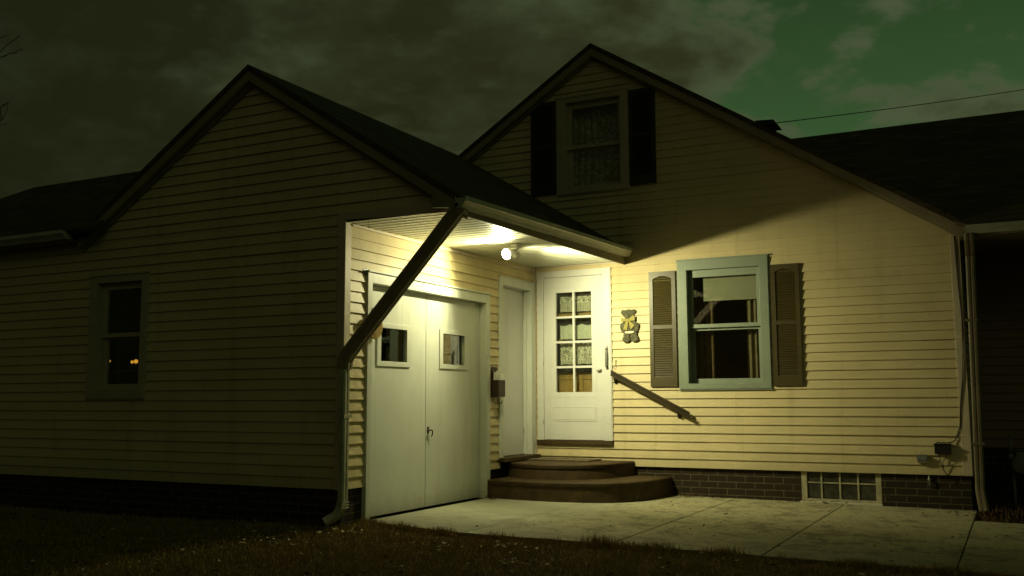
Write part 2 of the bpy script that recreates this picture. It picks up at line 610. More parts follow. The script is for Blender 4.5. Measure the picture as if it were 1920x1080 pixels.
# concrete pavement: slabs with gaps between them
def pz(x): return -0.012 - 0.0085 * x
def pavement():
    mb = MB()
    js = [0.03, 1.22, 2.565, 3.765, 5.075, 6.35, 7.6]
    for i in range(len(js) - 1):
        a, b = js[i] + (0.0045 if i else 0), js[i + 1] - 0.0045
        skew = -0.02
        yb = 0.02 if b < 5.2 else -0.93
        yf = -3.93 if i else -3.93
        k = 9
        yfs = [yf - 0.012 * math.sin(5.1 * (a + (b - a) * t / (k - 1))) for t in range(k)]
        xsn = [a + (b - a) * t / (k - 1) for t in range(k)]
        if i == 0:
            yfs = [-3.70 - 0.24 * (x - 0.03) / 1.19 for x in xsn]
        top = [(x, y, pz(x)) for x, y in zip(xsn, yfs)] + [(b, yb, pz(b)), (a, yb, pz(a))]
        mb.prism([(p[0], p[1], p[2] - 0.13) for p in top], (0, 0, 0.13))
    o = mb.build('pavement', 'concrete', bevel=0.006)
    tag(o, 'pale concrete pavement slabs in front of the garage door and wall', 'pavement', kind='structure')
    mb = MB()
    mb.box((5.0, -3.95, -0.2), (5.15, -3.9, -0.19))
pavement()

# ================================================================== HOUSE
house = thing('house', 'cream clapboard house with attached garage, dark gable roofs and lit porch corner', 'house')

# --- walls
mwin = (2.00, 2.97, 1.26, 2.70)
uwin = (0.42, 1.28, 3.76, 4.96)
door_hole = (0.10, 1.03, 0.56, 2.70)
mb = MB()
def mleft(z): return 0.0 if z < 2.81 else max(-1.12, 0.887 - (5.56 - z) / .638)
def mright(z): return min(5.03, 0.887 + (5.56 - z) / .638)
siding(mb, fmain, lambda z: 0.0, mright, ZB, 2.81, ZB, (mwin, door_hole), 11)
siding(mb, fmain, mleft, mright, 2.81, 5.56, ZB, (uwin,), 12)
mb.build('wall', 'siding', house, label='cream clapboard wall with the lit door and window')
gwin = (-3.33, -2.58, 1.19, 2.40)
mb = MB()
siding(mb, fgar, lambda z: -9.0, lambda z: -0.068, ZB, 2.80, ZB, (gwin,), 13)
def gl(z): return -1.14 - (4.36 - z) / SL if z > 2.93 else -9.0
def gr(z): return min(1.25, -1.14 + (4.36 - z) / SL)
siding(mb, fgar, gl, gr, 2.845, 4.36, ZB, (), 14)
mb.face([fgar(-9, 0.004, 2.795), fgar(-0.068, 0.004, 2.795), fgar(-0.068, 0.004, 2.85), fgar(-9, 0.004, 2.85)])
mb.build('wall', 'siding', house, label='dark unlit clapboard wall of the garage gable')
mb = MB()
gd_h = (-3.66, -1.29, -0.2, 2.30)
sd_h = (-0.97, -0.05, 0.2, 2.55)
siding(mb, fside, lambda z: G + 0.068, lambda z: -0.014, ZB, 2.82, ZB, (gd_h, sd_h), 15)
mb.build('wall', 'siding', house, label='yellow lit clapboard wall round the garage door')
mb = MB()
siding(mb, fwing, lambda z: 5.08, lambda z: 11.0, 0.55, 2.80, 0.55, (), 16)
mb.build('wall', 'shadedsiding', house, label='dark recessed clapboard wall at the right end')
mb = MB()
siding(mb, lambda s, d, z: (5.03 + d, s, z), lambda z: 0.0, lambda z: 1.0, ZB, 2.8, ZB, (), 17)
mb.build('wall', 'siding', house)
# closing walls at the back and left, floors: keep the inside dark
mb = MB()
mb.box((-9.0, G + 0.02, -0.2), (-8.95, -1.0, 2.9))
mb.box((-9.0, -0.95, -0.2), (-3.3, -0.9, 2.9))
mb.box((-3.3, -0.95, -0.2), (-3.25, 6.0, 2.9))
mb.box((-3.3, 6.0, -0.2), (11.0, 6.05, 2.9))
mb.box((10.95, 1.0, -0.2), (11.0, 6.0, 2.9))
mb.build('rear_wall', 'siding', house)

# --- foundation
mb = MB()
mb.box((0.03, 0.012, -0.3), (3.30, 0.20, ZB + 0.01))
mb.box((4.15, 0.012, -0.3), (5.03, 0.20, ZB + 0.01))
mb.box((3.30, 0.06, -0.3), (4.15, 0.20, ZB + 0.01))
mb.box((4.90, 0.20, -0.3), (5.03, 1.0, ZB + 0.01))
mb.build('foundation', 'brick', house)
mb = MB()
mb.box((-8.98, G + 0.014, -0.4), (-0.014, G + 0.20, ZB + 0.01))
mb.box((-0.20, G + 0.20, -0.4), (-0.014, -3.665, ZB + 0.01))
mb.box((-0.20, -1.285, -0.4), (-0.014, 0.012, ZB + 0.01))
mb.build('foundation', 'brick', house)
mb = MB()
mb.box((5.03, 1.012, -0.4), (10.98, 1.2, 0.56))
mb.build('foundation', 'brick', house)

# --- corner boards
mb = MB()
mb.box((-0.072, G - 0.0225, ZB - 0.005), (0.0195, G + 0.0, 2.851))
mb.box((0.0, G - 0.0195, ZB - 0.005), (0.020, G + 0.072, 2.80))
mb.build('corner_board', 'trim', house, bevel=0.004)
mb = MB()
mb.box((4.955, -0.021, ZB - 0.004), (5.052, -0.001, 2.93))
mb.box((5.031, -0.001, ZB - 0.004), (5.052, 0.09, 2.80))
mb.build('corner_board', 'trim', house, bevel=0.004)
mb = MB()
mb.box((0.001, -0.040, 0.38), (0.040, -0.0015, 2.80))
mb.build('corner_board', 'trim', house, bevel=0.003)

# --- roofs
def roof(poly, th=0.05, name='roof', label=None, mats='shingle'):
    p = [Vector(q) for q in poly]
    n = (p[1] - p[0]).cross(p[2] - p[0]).normalized()
    if n.z < 0:
        n = -n
    mb = MB()
    mb.prism([q - n * th for q in p], n * th)
    return mb

mb = MB()
FR = G - 0.125
def merge(a, b):
    a.mesh(b.v, b.f)
    return a
mb = roof([(-1.14, FR, 4.446), (1.355, FR, 2.842), (1.355, -0.016, 2.925), (-1.14, -0.016, 4.446)])
merge(mb, roof([(-1.14, FR, 4.446), (-1.14, 3.0, 4.446), (-3.56, 3.0, 2.90), (-3.56, FR, 2.90)]))
mb.build('roof', 'shingle', house, label='dark shingle roof over the garage and lit porch')
mb = roof([(0.887, -0.125, 5.647), (5.16, -0.125, 2.925), (5.16, 6.15, 2.925), (0.887, 6.15, 5.647)])
merge(mb, roof([(0.887, -0.125, 5.647), (0.887, 6.15, 5.647), (-3.45, 6.15, 2.90), (-3.45, -0.125, 2.90)]))
main_roof = mb.build('roof', 'shingle', house, label='tall dark gable roof with a small vent')
mb = roof([(5.17, -0.27, 2.880), (11.2, -0.27, 2.880), (11.2, 2.95, 4.885), (1.9, 2.95, 4.885)])
merge(mb, roof([(1.9, 2.95, 4.885), (11.2, 2.95, 4.885), (11.2, 6.3, 2.85), (5.0, 6.3, 2.85)]))
mb.build('roof', 'shingle', house, label='long dark shingle slope at the right')
mb = roof([(-3.2, -4.30, 2.945), (-2.3, -2.58, 4.05), (-6.43, -2.58, 4.05), (-8.15, -4.30, 2.945)])
merge(mb, roof([(-8.15, -4.30, 2.945), (-6.43, -2.58, 4.05), (-8.15, -0.86, 2.945)]))
merge(mb, roof([(-6.43, -2.58, 4.05), (-2.3, -2.58, 4.05), (-3.2, -0.86, 2.945), (-8.15, -0.86, 2.945)]))
mb.build('roof', 'shingle', house, label='low dark hipped roof at the far left')

# --- rake boards
def rake(apex, end, y0, y1, drop, h):
    """board hanging under the roof edge from apex (x, z) to end (x, z)"""
    mb = MB()
    (xa, za), (xe, ze) = apex, end
    for (d0, d1, yy0, yy1) in ((drop, drop + h, y0, y1), (drop + h, drop + h + 0.03, y0 + 0.062, y1)):
        mb.hexa([(xa, yy0, za - d1), (xe, yy0, ze - d1), (xe, yy1, ze - d1), (xa, yy1, za - d1),
                 (xa, yy0, za - d0), (xe, yy0, ze - d0), (xe, yy1, ze - d0), (xa, yy1, za - d0)])
    return mb
for ap, en, y0, y1 in (((-1.14, 4.446), (1.33, 2.858), FR + 0.012, G - 0.014), ((-1.14, 4.446), (-3.53, 2.925), FR + 0.012, G - 0.014),
                       ((0.887, 5.647), (5.14, 2.938), -0.113, -0.015), ((0.887, 5.647), (-1.2, 4.32), -0.113, -0.015)):
    rake(ap, en, y0, y1, 0.062, 0.098).build('rake_board', 'rake', house)
# boxed ends under the rakes
mb = MB()
mb.prism([(1.02, FR + 0.014, 2.885), (1.02, FR + 0.014, 2.79), (1.28, FR + 0.014, 2.765), (1.31, FR + 0.014, 2.80), (1.31, FR + 0.014, 2.76 + .04)], (0, 0.10, 0))
mb.build('eave_return', 'rake', house)
mb = MB()
mb.prism([(4.92, -0.112, 2.96), (4.92, -0.112, 2.87), (5.06, -0.112, 2.79), (5.14, -0.112, 2.81), (5.14, -0.112, 2.87)], (0, 0.09, 0))
mb.build('eave_return', 'rake', house)

# --- porch soffit and its edges
def sz(y): return 2.806 + 0.0115 * y
mb = MB()
prof = []
yy = G - 0.01
per = 0.1185
while yy < 0.0:
    for a, d in ((0.0, 0.0), (0.040, 0.0), (0.050, 0.017), (0.062, 0.017), (0.070, 0.003), (0.092, 0.003), (0.102, 0.017), (0.112, 0.017)):
        y = yy + a
        if y < -0.002:
            prof.append((y, sz(y) + d))
    yy += per
prof.append((-0.002, sz(0)))
for (ya, za), (yb, zb) in zip(prof, prof[1:]):
    mb.face([(0.0, ya, za), (1.25, ya, za), (1.25, yb, zb), (0.0, yb, zb)])
mb.build('soffit', 'soffit', house, label='ribbed white soffit lit by the flood lamp')
mb = MB()
for x0, x1, dz0, dz1 in ((1.248, 1.268, -0.042, 0.10),):
    mb.hexa([(x0, FR + 0.12, sz(G) + dz0), (x1, FR + 0.12, sz(G) + dz0), (x1, -0.016, sz(0) + dz0), (x0, -0.016, sz(0) + dz0),
             (x0, FR + 0.12, sz(G) + dz1), (x1, FR + 0.12, sz(G) + dz1), (x1, -0.016, sz(0) + dz1), (x0, -0.016, sz(0) + dz1)])
mb.build('fascia', 'rake', house)
mb = MB()
mb.hexa([(0.02, G - 0.022, 2.785), (1.262, G - 0.022, 2.748), (1.262, G + 0.012, 2.748), (0.02, G + 0.012, 2.785),
         (0.02, G - 0.022, 2.850), (1.262, G - 0.022, 2.850), (1.262, G + 0.012, 2.850), (0.02, G + 0.012, 2.850)])
mb.build('header_trim', 'trim', house, label='dark trim board across the porch opening')
mb = MB()
mb.box((0.014, G + 0.08, sz(G) - 0.022), (0.030, -0.044, sz(G) - 0.003))
mb.box((0.05, -0.030, sz(0) - 0.020), (1.246, -0.014, sz(0) - 0.001))
mb.build('soffit_trim', 'trim', house)
# hook screwed in the soffit
mb = MB()
mb.tube([(0.17, -3.90, sz(-3.9)), (0.17, -3.90, 2.735), (0.185, -3.90, 2.722), (0.20, -3.90, 2.730), (0.20, -3.90, 2.745)], 0.0035, 6)
mb.build('ceiling_hook', 'steel', house)

# --- gutters (K profile) 
GP = [(0.0, 0.0), (0.062, 0.0), (0.075, 0.022), (0.100, 0.050), (0.112, 0.058), (0.112, 0.098), (0.104, 0.098), (0.104, 0.085), (0.010, 0.085), (0.004, 0.10), (0.0, 0.10)]
def gutter(p0, p1, outv, name='gutter', mats='gutter', k=1.0):
    mb = MB()
    p0, p1, o = Vector(p0), Vector(p1), Vector(outv)
    a = [p0 + o * u * k + Vector((0, 0, v * k)) for u, v in GP]
    b = [p1 + o * u * k + Vector((0, 0, v * k)) for u, v in GP]
    n = len(GP)
    mb.mesh(a + b, [(i, (i + 1) % n, n + (i + 1) % n, n + i) for i in range(n)])
    mb.face(a)
    mb.face(b)
    return mb.build(name, mats, house)
gutter((1.270, FR - 0.01, 2.757), (1.270, -0.018, 2.858), (1, 0, 0))
gutter((5.13, -0.272, 2.785), (11.2, -0.272, 2.785), (0, -1, 0), k=0.9)
gutter((-9.0, -4.235, 2.850), (-3.52, -4.235, 2.850), (0, -1, 0), k=0.95)
# eave soffits/fascias of the wings
mb = MB()
mb.box((5.053, -0.27, 2.772), (11.2, 0.985, 2.787))
mb.box((5.10, -0.270, 2.787), (11.2, -0.250, 2.87))
mb.build('eave_board', 'rake', house)
mb = MB()
mb.box((-9.0, -4.233, 2.838), (-3.52, G - 0.018, 2.85))
mb.box((-9.0, -4.234, 2.851), (-3.52, -4.21, 2.93))
mb.build('eave_board', 'rake', house)

# --- leader brace and downspout at the porch corner
def ribbed(wd, dp, ribs=3, r=0.006):
    """ribbed rectangular pipe profile, centred"""
    pts = []
    n = ribs
    for k in range(n):
        a0 = -wd / 2 + wd * k / n
        pts += [(a0 + wd / n * 0.12, -dp / 2), (a0 + wd / n * 0.24, -dp / 2 - r), (a0 + wd / n * 0.76, -dp / 2 - r), (a0 + wd / n * 0.88, -dp / 2)]
    for k in range(n):
        b0 = -dp / 2 + dp * k / n
        pts += [(wd / 2, b0 + dp / n * 0.12), (wd / 2 + r, b0 + dp / n * 0.24), (wd / 2 + r, b0 + dp / n * 0.76), (wd / 2, b0 + dp / n * 0.88)]
    for k in range(n):
        a0 = wd / 2 - wd * k / n
        pts += [(a0 - wd / n * 0.12, dp / 2), (a0 - wd / n * 0.24, dp / 2 + r), (a0 - wd / n * 0.76, dp / 2 + r), (a0 - wd / n * 0.88, dp / 2)]
    for k in range(n):
        b0 = dp / 2 - dp * k / n
        pts += [(-wd / 2, b0 - dp / n * 0.12), (-wd / 2 - r, b0 - dp / n * 0.24), (-wd / 2 - r, b0 - dp / n * 0.76), (-wd / 2, b0 - dp / n * 0.88)]
    return pts
mb = MB()
SY = G - 0.085
mb.sweep([(1.315, SY, 2.775), (1.245, SY, 2.715), (0.132, SY, 1.541), (0.088, SY, 1.475), (0.082, SY, 1.39)], ribbed(0.088, 0.112, 2, 0.006), (0, 1, 0))
ds = mb.build('downspout', 'brownmetal', house, label='slanting brown leader pipe across the porch opening')
mb = MB()
mb.sweep([(0.082, SY, 1.42), (0.080, SY, 0.22), (0.074, SY - 0.01, 0.15), (0.045, SY - 0.045, 0.085), (-0.03, SY - 0.11, 0.025)], ribbed(0.082, 0.060, 2, 0.005), (0, 1, 0))
for z in (0.20, 0.175, 0.15):
    mb.box((0.045, SY - 0.052 - (0.2 - z) * .2, z - 0.005), (0.116, SY + 0.050, z + 0.005))
ds = mb.build('downspout', 'palemetal', house, label='grey vertical downspout with curved foot at the porch corner')
mb = MB()
for z in (0.95,):
    mb.box((0.036, SY - 0.053, z), (0.122, SY - 0.0485, z + 0.03))
    mb.box((0.118, SY - 0.0485, z), (0.123, G - 0.02, z + 0.03))
mb.build('strap', 'palemetal', ds)
mb = MB()
mb.sweep([(5.155, -0.318, 2.80), (5.155, -0.30, 2.74), (5.15, -0.075, 2.60), (5.145, -0.062, 2.50), (5.115, -0.062, 0.22), (5.115, -0.075, 0.15), (5.14, -0.20, 0.0), (5.15, -0.30, -0.05)], ribbed(0.062, 0.082, 2, 0.005), (0, 1, 0))
ds = mb.build('downspout', 'tanmetal', house, label='tan downspout at the right corner')
mb = MB()
for z in (1.9, 0.62):
    mb = MB()
    mb.box((5.06, -0.105, z), (5.18, -0.02, z + 0.025))
    mb.build('strap', 'tanmetal', ds)

# --- roof vent
mb = MB()
mb.box((2.90, 0.42, 4.25), (3.05, 0.60, 4.41))
mb.build('roof_vent', 'black', main_roof)
mb = MB()
mb.hexa([(2.82, 0.36, 4.425), (3.11, 0.36, 4.395), (3.11, 0.66, 4.395), (2.82, 0.66, 4.425), (2.84, 0.38, 4.490), (3.06, 0.38, 4.475), (3.06, 0.64, 4.475), (2.84, 0.64, 4.490)])
vh = mb.build('vent_hood', 'black', main_roof, bevel=0.01)


# --- windows
def frame_rect(mb, f, o, i, d0, d1, mi=0):
    """one seamless rectangular ring between outer (s0,s1,z0,z1) and inner, depth d0..d1 measured out of the wall"""
    vs = []
    for (p, q, r, t) in (o, i):
        for d in (d0, d1):
            vs += [f(p, d, r), f(q, d, r), f(q, d, t), f(p, d, t)]
    fs = []
    for k in range(4):
        n = (k + 1) % 4
        fs += [(k, n, 8 + n, 8 + k), (4 + k, 4 + n, 12 + n, 12 + k), (k, n, 4 + n, 4 + k), (8 + k, 8 + n, 12 + n, 12 + k)]
    mb.mesh(vs, fs, mi)


def window(f, outer, opening, upper, lower, cas, sash, name_lab, edge=0.0):
    """double hung window: casing, two sashes, panes"""
    mb = MB()
    frame_rect(mb, f, outer, opening, -0.01, 0.040)
    (a, b, c, d) = outer
    mb.box(f(a - 0.014, -0.005, d - 0.004), f(b + 0.014, 0.052, d + 0.014))
    mb.box(f(a - 0.012, -0.005, c - 0.016), f(b + 0.012, 0.030, c + 0.002))
    mb.box(f(a - 0.012, -0.005, c), f(a + 0.001, 0.030, d - 0.004))
    mb.box(f(b - 0.001, -0.005, c), f(b + 0.012, 0.030, d - 0.004))
    (p, q, r, t) = opening
    frame_rect(mb, f, (p - 0.03, q + 0.03, r - 0.03, t + 0.03), opening, -0.13, -0.0101)
    win = mb.build('window', cas, house, bevel=0.003, label=name_lab)
    zm = (upper[2] + lower[3]) / 2
    mb = MB()
    frame_rect(mb, f, (p, q, upper[2] - 0.045, t), upper, -0.075, -0.035)
    mb.build('sash', sash, win, bevel=0.003)
    mb = MB()
    frame_rect(mb, f, (p, q, r, lower[3] + 0.035), lower, -0.120, -0.078)
    mb.build('sash', sash, win, bevel=0.003)
    for (g0, g1, g2, g3), dd in ((upper, -0.055), (lower, -0.099)):
        mb = MB()
        mb.box(f(g0 - 0.008, dd - 0.002, g2 - 0.008), f(g1 + 0.008, dd + 0.002, g3 + 0.008))
        mb.build('pane', 'glass', win)
    return win


wmain = window(fmain, (1.944, 3.022, 1.221, 2.757), (2.052, 2.918, 1.285, 2.640), (2.105, 2.868, 1.990, 2.555), (2.105, 2.868, 1.343, 1.915), 'mint', 'mint',
               'lit double hung window in a pale blue frame')
wup = window(fmain, (0.361, 1.341, 3.728, 5.000), (0.475, 1.235, 3.795, 4.935), (0.545, 1.180, 4.370, 4.860), (0.540, 1.185, 3.850, 4.300), 'upframe', 'upframe',
             'dark gable window between two dark shutters')
wgar = window(fgar, (-3.386, -2.524, 1.1365, 2.4484), (-3.270, -2.600, 1.235, 2.370), (-3.195, -2.640, 1.832, 2.300), (-3.215, -2.640, 1.290, 1.770), 'upframe', 'upframe',
              'dark garage window with amber glints')


# rooms behind the windows
def room(f, s0, s1, z0, z1, depth, parent, name='room'):
    mb = MB()
    c = [f(s, -d, z) for d in (0.135, depth) for s, z in ((s0, z0), (s1, z0), (s1, z1), (s0, z1))]
    mb.mesh(c, [(4, 5, 6, 7), (0, 1, 5, 4), (1, 2, 6, 5), (2, 3, 7, 6), (3, 0, 4, 7)])
    return mb.build(name, 'room', parent)
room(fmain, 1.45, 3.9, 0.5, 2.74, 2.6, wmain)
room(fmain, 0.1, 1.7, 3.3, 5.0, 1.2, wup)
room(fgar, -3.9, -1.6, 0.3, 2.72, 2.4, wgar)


def drape(f, s0, s1, z0, z1, d, amp, waves, n=40):
    mb = MB()
    vs, fs = [], []
    for i in range(n + 1):
        s = s0 + (s1 - s0) * i / n
        for j in range(2):
            dd = d + amp * math.sin(waves * 2 * math.pi * i / n + 0.4 * j)
            vs.append(f(s, -dd, (z0, z1)[j]))
    for i in range(n):
        fs.append((2 * i, 2 * i + 2, 2 * i + 3, 2 * i + 1))
    mb.mesh(vs, fs, 0, True)
    return mb


drape(fmain, 2.70, 2.96, 1.20, 2.62, 0.22, 0.018, 4).build('curtain', 'fabric', wmain)
drape(fmain, 2.00, 2.30, 1.20, 2.62, 0.24, 0.018, 4).build('curtain', 'chair', wmain)
mb = MB()
mb.box((2.20, 0.160, 2.285), (2.96, 0.164, 2.70))
mb.box((2.20, 0.156, 2.275), (2.96, 0.168, 2.292))
mb.build('roller_shade', 'shade', wmain)
M['sheer'] = lace_mat('sheer_curtain', -5.0)
drape(fmain, 0.44, 1.27, 3.8, 4.95, 0.20, 0.012, 9, 60).build('curtain', 'sheer', wup)
# lower left fan of the upstairs window
mb = MB()
mb.box((0.52, 0.150, 3.84), (1.20, 0.19, 3.86))
mb.build('stool', 'room', wup)

# an armchair in the lit room
ch = thing('armchair', 'dim upholstered armchair seen through the lit window', 'armchair', (2.62, 1.15, 0.5))
mb = MB()
mb.prism([(2.33, 1.30, 0.9), (2.91, 1.30, 0.9), (2.91, 1.30, 1.40), (2.86, 1.30, 1.50), (2.74, 1.30, 1.55), (2.50, 1.30, 1.55), (2.38, 1.30, 1.50), (2.33, 1.30, 1.40)], (0, 0.16, 0))
mb.build('backrest', 'chair', ch, bevel=0.04)
mb = MB()
mb.box((2.36, 0.80, 0.72), (2.88, 1.30, 0.95))
mb.build('seat', 'chair', ch, bevel=0.04)
for x in (2.24, 2.885):
    mb = MB()
    mb.box((x, 0.80, 0.55), (x + 0.12, 1.40, 1.15))
    mb.build('armrest', 'chair', ch, bevel=0.04)
mb = MB()
for x in (2.28, 2.92):
    for y in (0.86, 1.34):
        mb.box((x, y, 0.50), (x + 0.05, y + 0.05, 0.56))
mb.box((2.34, 0.82, 0.56), (2.90, 1.38, 0.72))
mb.build('base', 'chair', ch)

# added amber glows behind the garage window, imitating reflected street lights
k = 0
for (x, z, r, lab) in ((-3.312, 1.545, 0.012, 'small added amber glow at the left edge of the garage window'),
                       (-2.965, 1.527, 0.017, 'dimmer added amber glow low in the garage window, left of its neighbour'),
                       (-2.908, 1.532, 0.023, 'brightest added amber glow low at the right edge of the garage window')):
    t = thing('amber_glint', lab, 'lamp', (x, G + 0.20, z - 0.09), 'added amber glows in the garage window')
    mb = MB()
    mb.lathe([(0.001, -r), (r * .7, -r * .7), (r, 0), (r * .7, r * .7), (0.001, r)], (x, G + 0.20, z), n=12)
    mb.build('bulb', 'amber', t)  # glowing ball put in as a glint
    mb = MB()
    mb.lathe([(0.001, 0), (0.022, 0), (0.022, 0.008), (0.007, 0.012), (0.007, 0.09 - r), (0.001, 0.091 - r)], (x, G + 0.20, z - 0.09), n=10)
    mb.build('stand', 'black', t)  # stand made up to carry the glow
mb = MB()
mb.box((-3.6, G + 0.137, z - 0.112), (-2.3, G + 0.33, z - 0.092))
tag(mb.build('shelf', 'room'), 'dark narrow shelf added inside the garage window under the amber glows', 'shelf')


# --- shutters
def shutter(x0, x1, z0, z1, m, arch=True, label=None):
    mb = MB()
    sw = 0.048
    zr0, zr1 = z0 + 0.112, z1 - 0.055
    zm = z0 + (z1 - z0) * 0.515
    D0, D1 = 0.012, 0.040
    mb.box((x0, -D1, z0), (x0 + sw, -D0, z1))
    mb.box((x1 - sw, -D1, z0), (x1, -D0, z1))
    mb.box((x0 + sw, -D1, z0), (x1 - sw, -D0, zr0))
    mb.box((x0 + sw, -D1 + 0.001, zm - 0.022), (x1 - sw, -D0, zm + 0.022))
    # arched head rail
    a, b = x0 + sw, x1 - sw
    c = (a + b) / 2
    top = []
    for i in range(13):
        t = i / 12
        top.append((a + (b - a) * t, -D1, zr1 - 0.032 + 0.032 * math.sin(math.pi * t) if arch else zr1 - .01))
    mb.prism([(b, -D1, z1), (a, -D1, z1)] + top, (0, D1 - D0, 0))
    mb.box((a, -0.015, zr0), (b, -0.0135, zr1 + 0.0))
    for lo, hi in ((zr0, zm - 0.022), (zm + 0.022, zr1)):
        n = int(round((hi - lo) / 0.0275))
        st = (hi - lo) / n
        for i in range(n):
            z = lo + st * i
            mb.hexa([(a, -0.036, z + 0.001), (b, -0.036, z + 0.001), (b, -0.031, z + 0.001), (a, -0.031, z + 0.001),
                     (a, -0.021, z + st * 0.95), (b, -0.021, z + st * 0.95), (b, -0.016, z + st * 0.95), (a, -0.016, z + st * 0.95)])
    return mb.build('shutter', m, house, label=label)
shutter(1.578, 1.912, 1.2531, 2.6458, 'shutter', label='brown louvred shutter lit by the lamp, left of the lit window')
shutter(3.052, 3.372, 1.248, 2.640, 'shutter', label='brown louvred shutter right of the lit window')
shutter(-0.012, 0.342, 3.753, 4.985, 'darkshutter', label='black louvred shutter left of the gable window')
shutter(1.357, 1.700, 3.753, 4.975, 'darkshutter', label='black louvred shutter right of the gable window')

# --- basement window of glass block
mb = MB()
bx = [3.342, 3.520, 3.717, 3.908, 4.108]
frame_rect(mb, fmain, (3.302, 4.148, -0.06, 0.297), (3.365, 4.090, 0.0, 0.290), -0.060, -0.016)
for x in bx[1:-1]:
    mb.box((x - 0.010, 0.022, 0.0), (x + 0.010, 0.06, 0.29))
mb.box((3.365, 0.024, 0.168), (4.09, 0.06, 0.182))
bw = mb.build('basement_window', 'mortar', house, bevel=0.003)
for a, b in zip(bx, bx[1:]):
    for z0, z1 in ((0.0, 0.168), (0.182, 0.290)):
        g = MB()
        a1, b1 = max(a, 3.365) + (0.0105 if a > 3.4 else 0), min(b, 4.09) - (0.0105 if b < 4.09 else 0)
        g.box((a1, 0.034, z0 + 0.001), (b1, 0.059, z1 - 0.001))
        g.build('glass_block', 'block', bw, bevel=0.008)
mb = MB()
mb.box((3.29, -0.028, -0.085), (4.155, 0.05, -0.028))
mb.build('sill', 'lintel', bw, bevel=0.005)

# --- storm door
mb = MB()
frame_rect(mb, fmain, (0.058, 1.066, 0.60, 2.743), (0.146, 0.966, 0.60, 2.660), -0.05, 0.036)
mb.box((1.066, -0.030, 0.60), (1.078, 0.002, 2.748))
sdoor = mb.build('storm_door', 'whitedoor', house, bevel=0.003, label='white storm door with eight small panes and lace behind')
mb = MB()
mb.box((0.050, -0.050, 0.545), (1.078, -0.004, 0.5985))
mb.build('sill', 'step', sdoor, bevel=0.004)
GX0, GX1, GZ0, GZ1 = 0.318, 0.809, 1.196, 2.459
mb = MB()
D0, D1 = -0.012, 0.024
frame_rect(mb, fmain, (0.149, 0.962, 0.604, 2.657), (GX0, GX1, GZ0, GZ1), D0, D1)
cx = (GX0 + GX1) / 2
mb.box((cx - 0.014, -0.021, GZ0), (cx + 0.014, 0.010, GZ1))
for k in (1, 2, 3):
    z = GZ0 + (GZ1 - GZ0) * k / 4
    mb.box((GX0, -0.020, z - 0.014), (cx - 0.0141, 0.010, z + 0.014))
    mb.box((cx + 0.0141, -0.020, z - 0.014), (GX1, 0.010, z + 0.014))
# raised mouldings round the glass and the bottom panel
frame_rect(mb, fmain, (GX0 - 0.060, GX1 + 0.060, GZ0 - 0.060, GZ1 + 0.060), (GX0 - 0.050, GX1 + 0.050, GZ0 - 0.050, GZ1 + 0.050), 0.0241, 0.0275)
frame_rect(mb, fmain, (0.266, 0.868, 0.834, 1.012), (0.276, 0.858, 0.844, 1.002), 0.0241, 0.029)
mb.box((0.285, -0.0285, 0.853), (0.849, -0.0241, 0.993))
leaf = mb.build('door_leaf', 'whitedoor', sdoor, bevel=0.002)
mb = MB()
mb.box((GX0 - 0.004, 0.0, GZ0 - 0.004), (GX1 + 0.004, 0.003, GZ1 + 0.004))
mb.build('pane', 'glass', sdoor)
# inner oak door behind
mb = MB()
mb.box((0.10, 0.130, 0.55), (1.02, 0.160, 2.70))
frame_rect(mb, lambda s, d, z: (s, 0.130 - d, z), (0.20, 0.92, 1.02, 1.40), (0.24, 0.88, 1.06, 1.36), 0.0005, 0.014)
mb.box((0.585, 0.118, 1.06), (0.625, 0.1295, 1.36))
mb.box((0.18, 0.110, 1.400), (0.94, 0.1295, 1.425))
mb.build('inner_door', 'wood', sdoor)
mb = MB()
for za, zb2 in ((1.450, 1.845), (1.875, 2.165), (2.205, 2.56)):
    mb.box((0.24, 0.122, za), (0.90, 0.1295, zb2))
mb.build('inner_window', 'black', sdoor)
mb = MB()
mb.box((0.10, 0.021, 0.55), (0.30, 0.129, 0.56))
for a, b in (((0.085, 0.021, 0.5), (0.10, 0.16, 2.72)), ((1.02, 0.021, 0.5), (1.035, 0.16, 2.72)), ((0.085, 0.021, 2.70), (1.035, 0.16, 2.715)), ((0.085, 0.0, 0.5), (1.035, 0.16, 0.54))):
    mb.box(a, b)
mb.build('door_jamb', 'room', sdoor)
M['lace'] = lace_mat('lace_net', 10.0)
for zt, zb_, net, nm in ((2.415, 2.215, 2.335, 'lace_valance'), (2.06, 1.87, -1.0, 'lace_cafe'), (1.815, 1.545, 1.600, 'lace_tier')):
    M[nm] = lace_mat(nm, net) if net > 0 else mat('plain_lace', (0.54, 0.55, 0.46), 0.9, 0.10, 30.0, 0.1)
    mb = MB()
    n = 48
    vs, fs = [], []
    for i in range(n + 1):
        s = 0.335 + 0.50 * i / n
        dd = 0.080 + 0.008 * math.sin(i * 0.9) + 0.004 * math.sin(i * 2.3)
        sc = (0.018 * abs(math.sin(i * math.pi / 12)) if net > 0 else 0.0)
        tp = (-0.020 * abs(math.sin(i * math.pi / 16 + 0.6)) if net < 0 else 0.0)
        vs += [(s, dd, zb_ + sc * 0.5), (s, dd - 0.002, zt + tp)]
    for i in range(n):
        fs.append((2 * i, 2 * i + 2, 2 * i + 3, 2 * i + 1))
    mb.mesh(vs, fs, 0, True)
    mb.build('curtain', nm, sdoor)
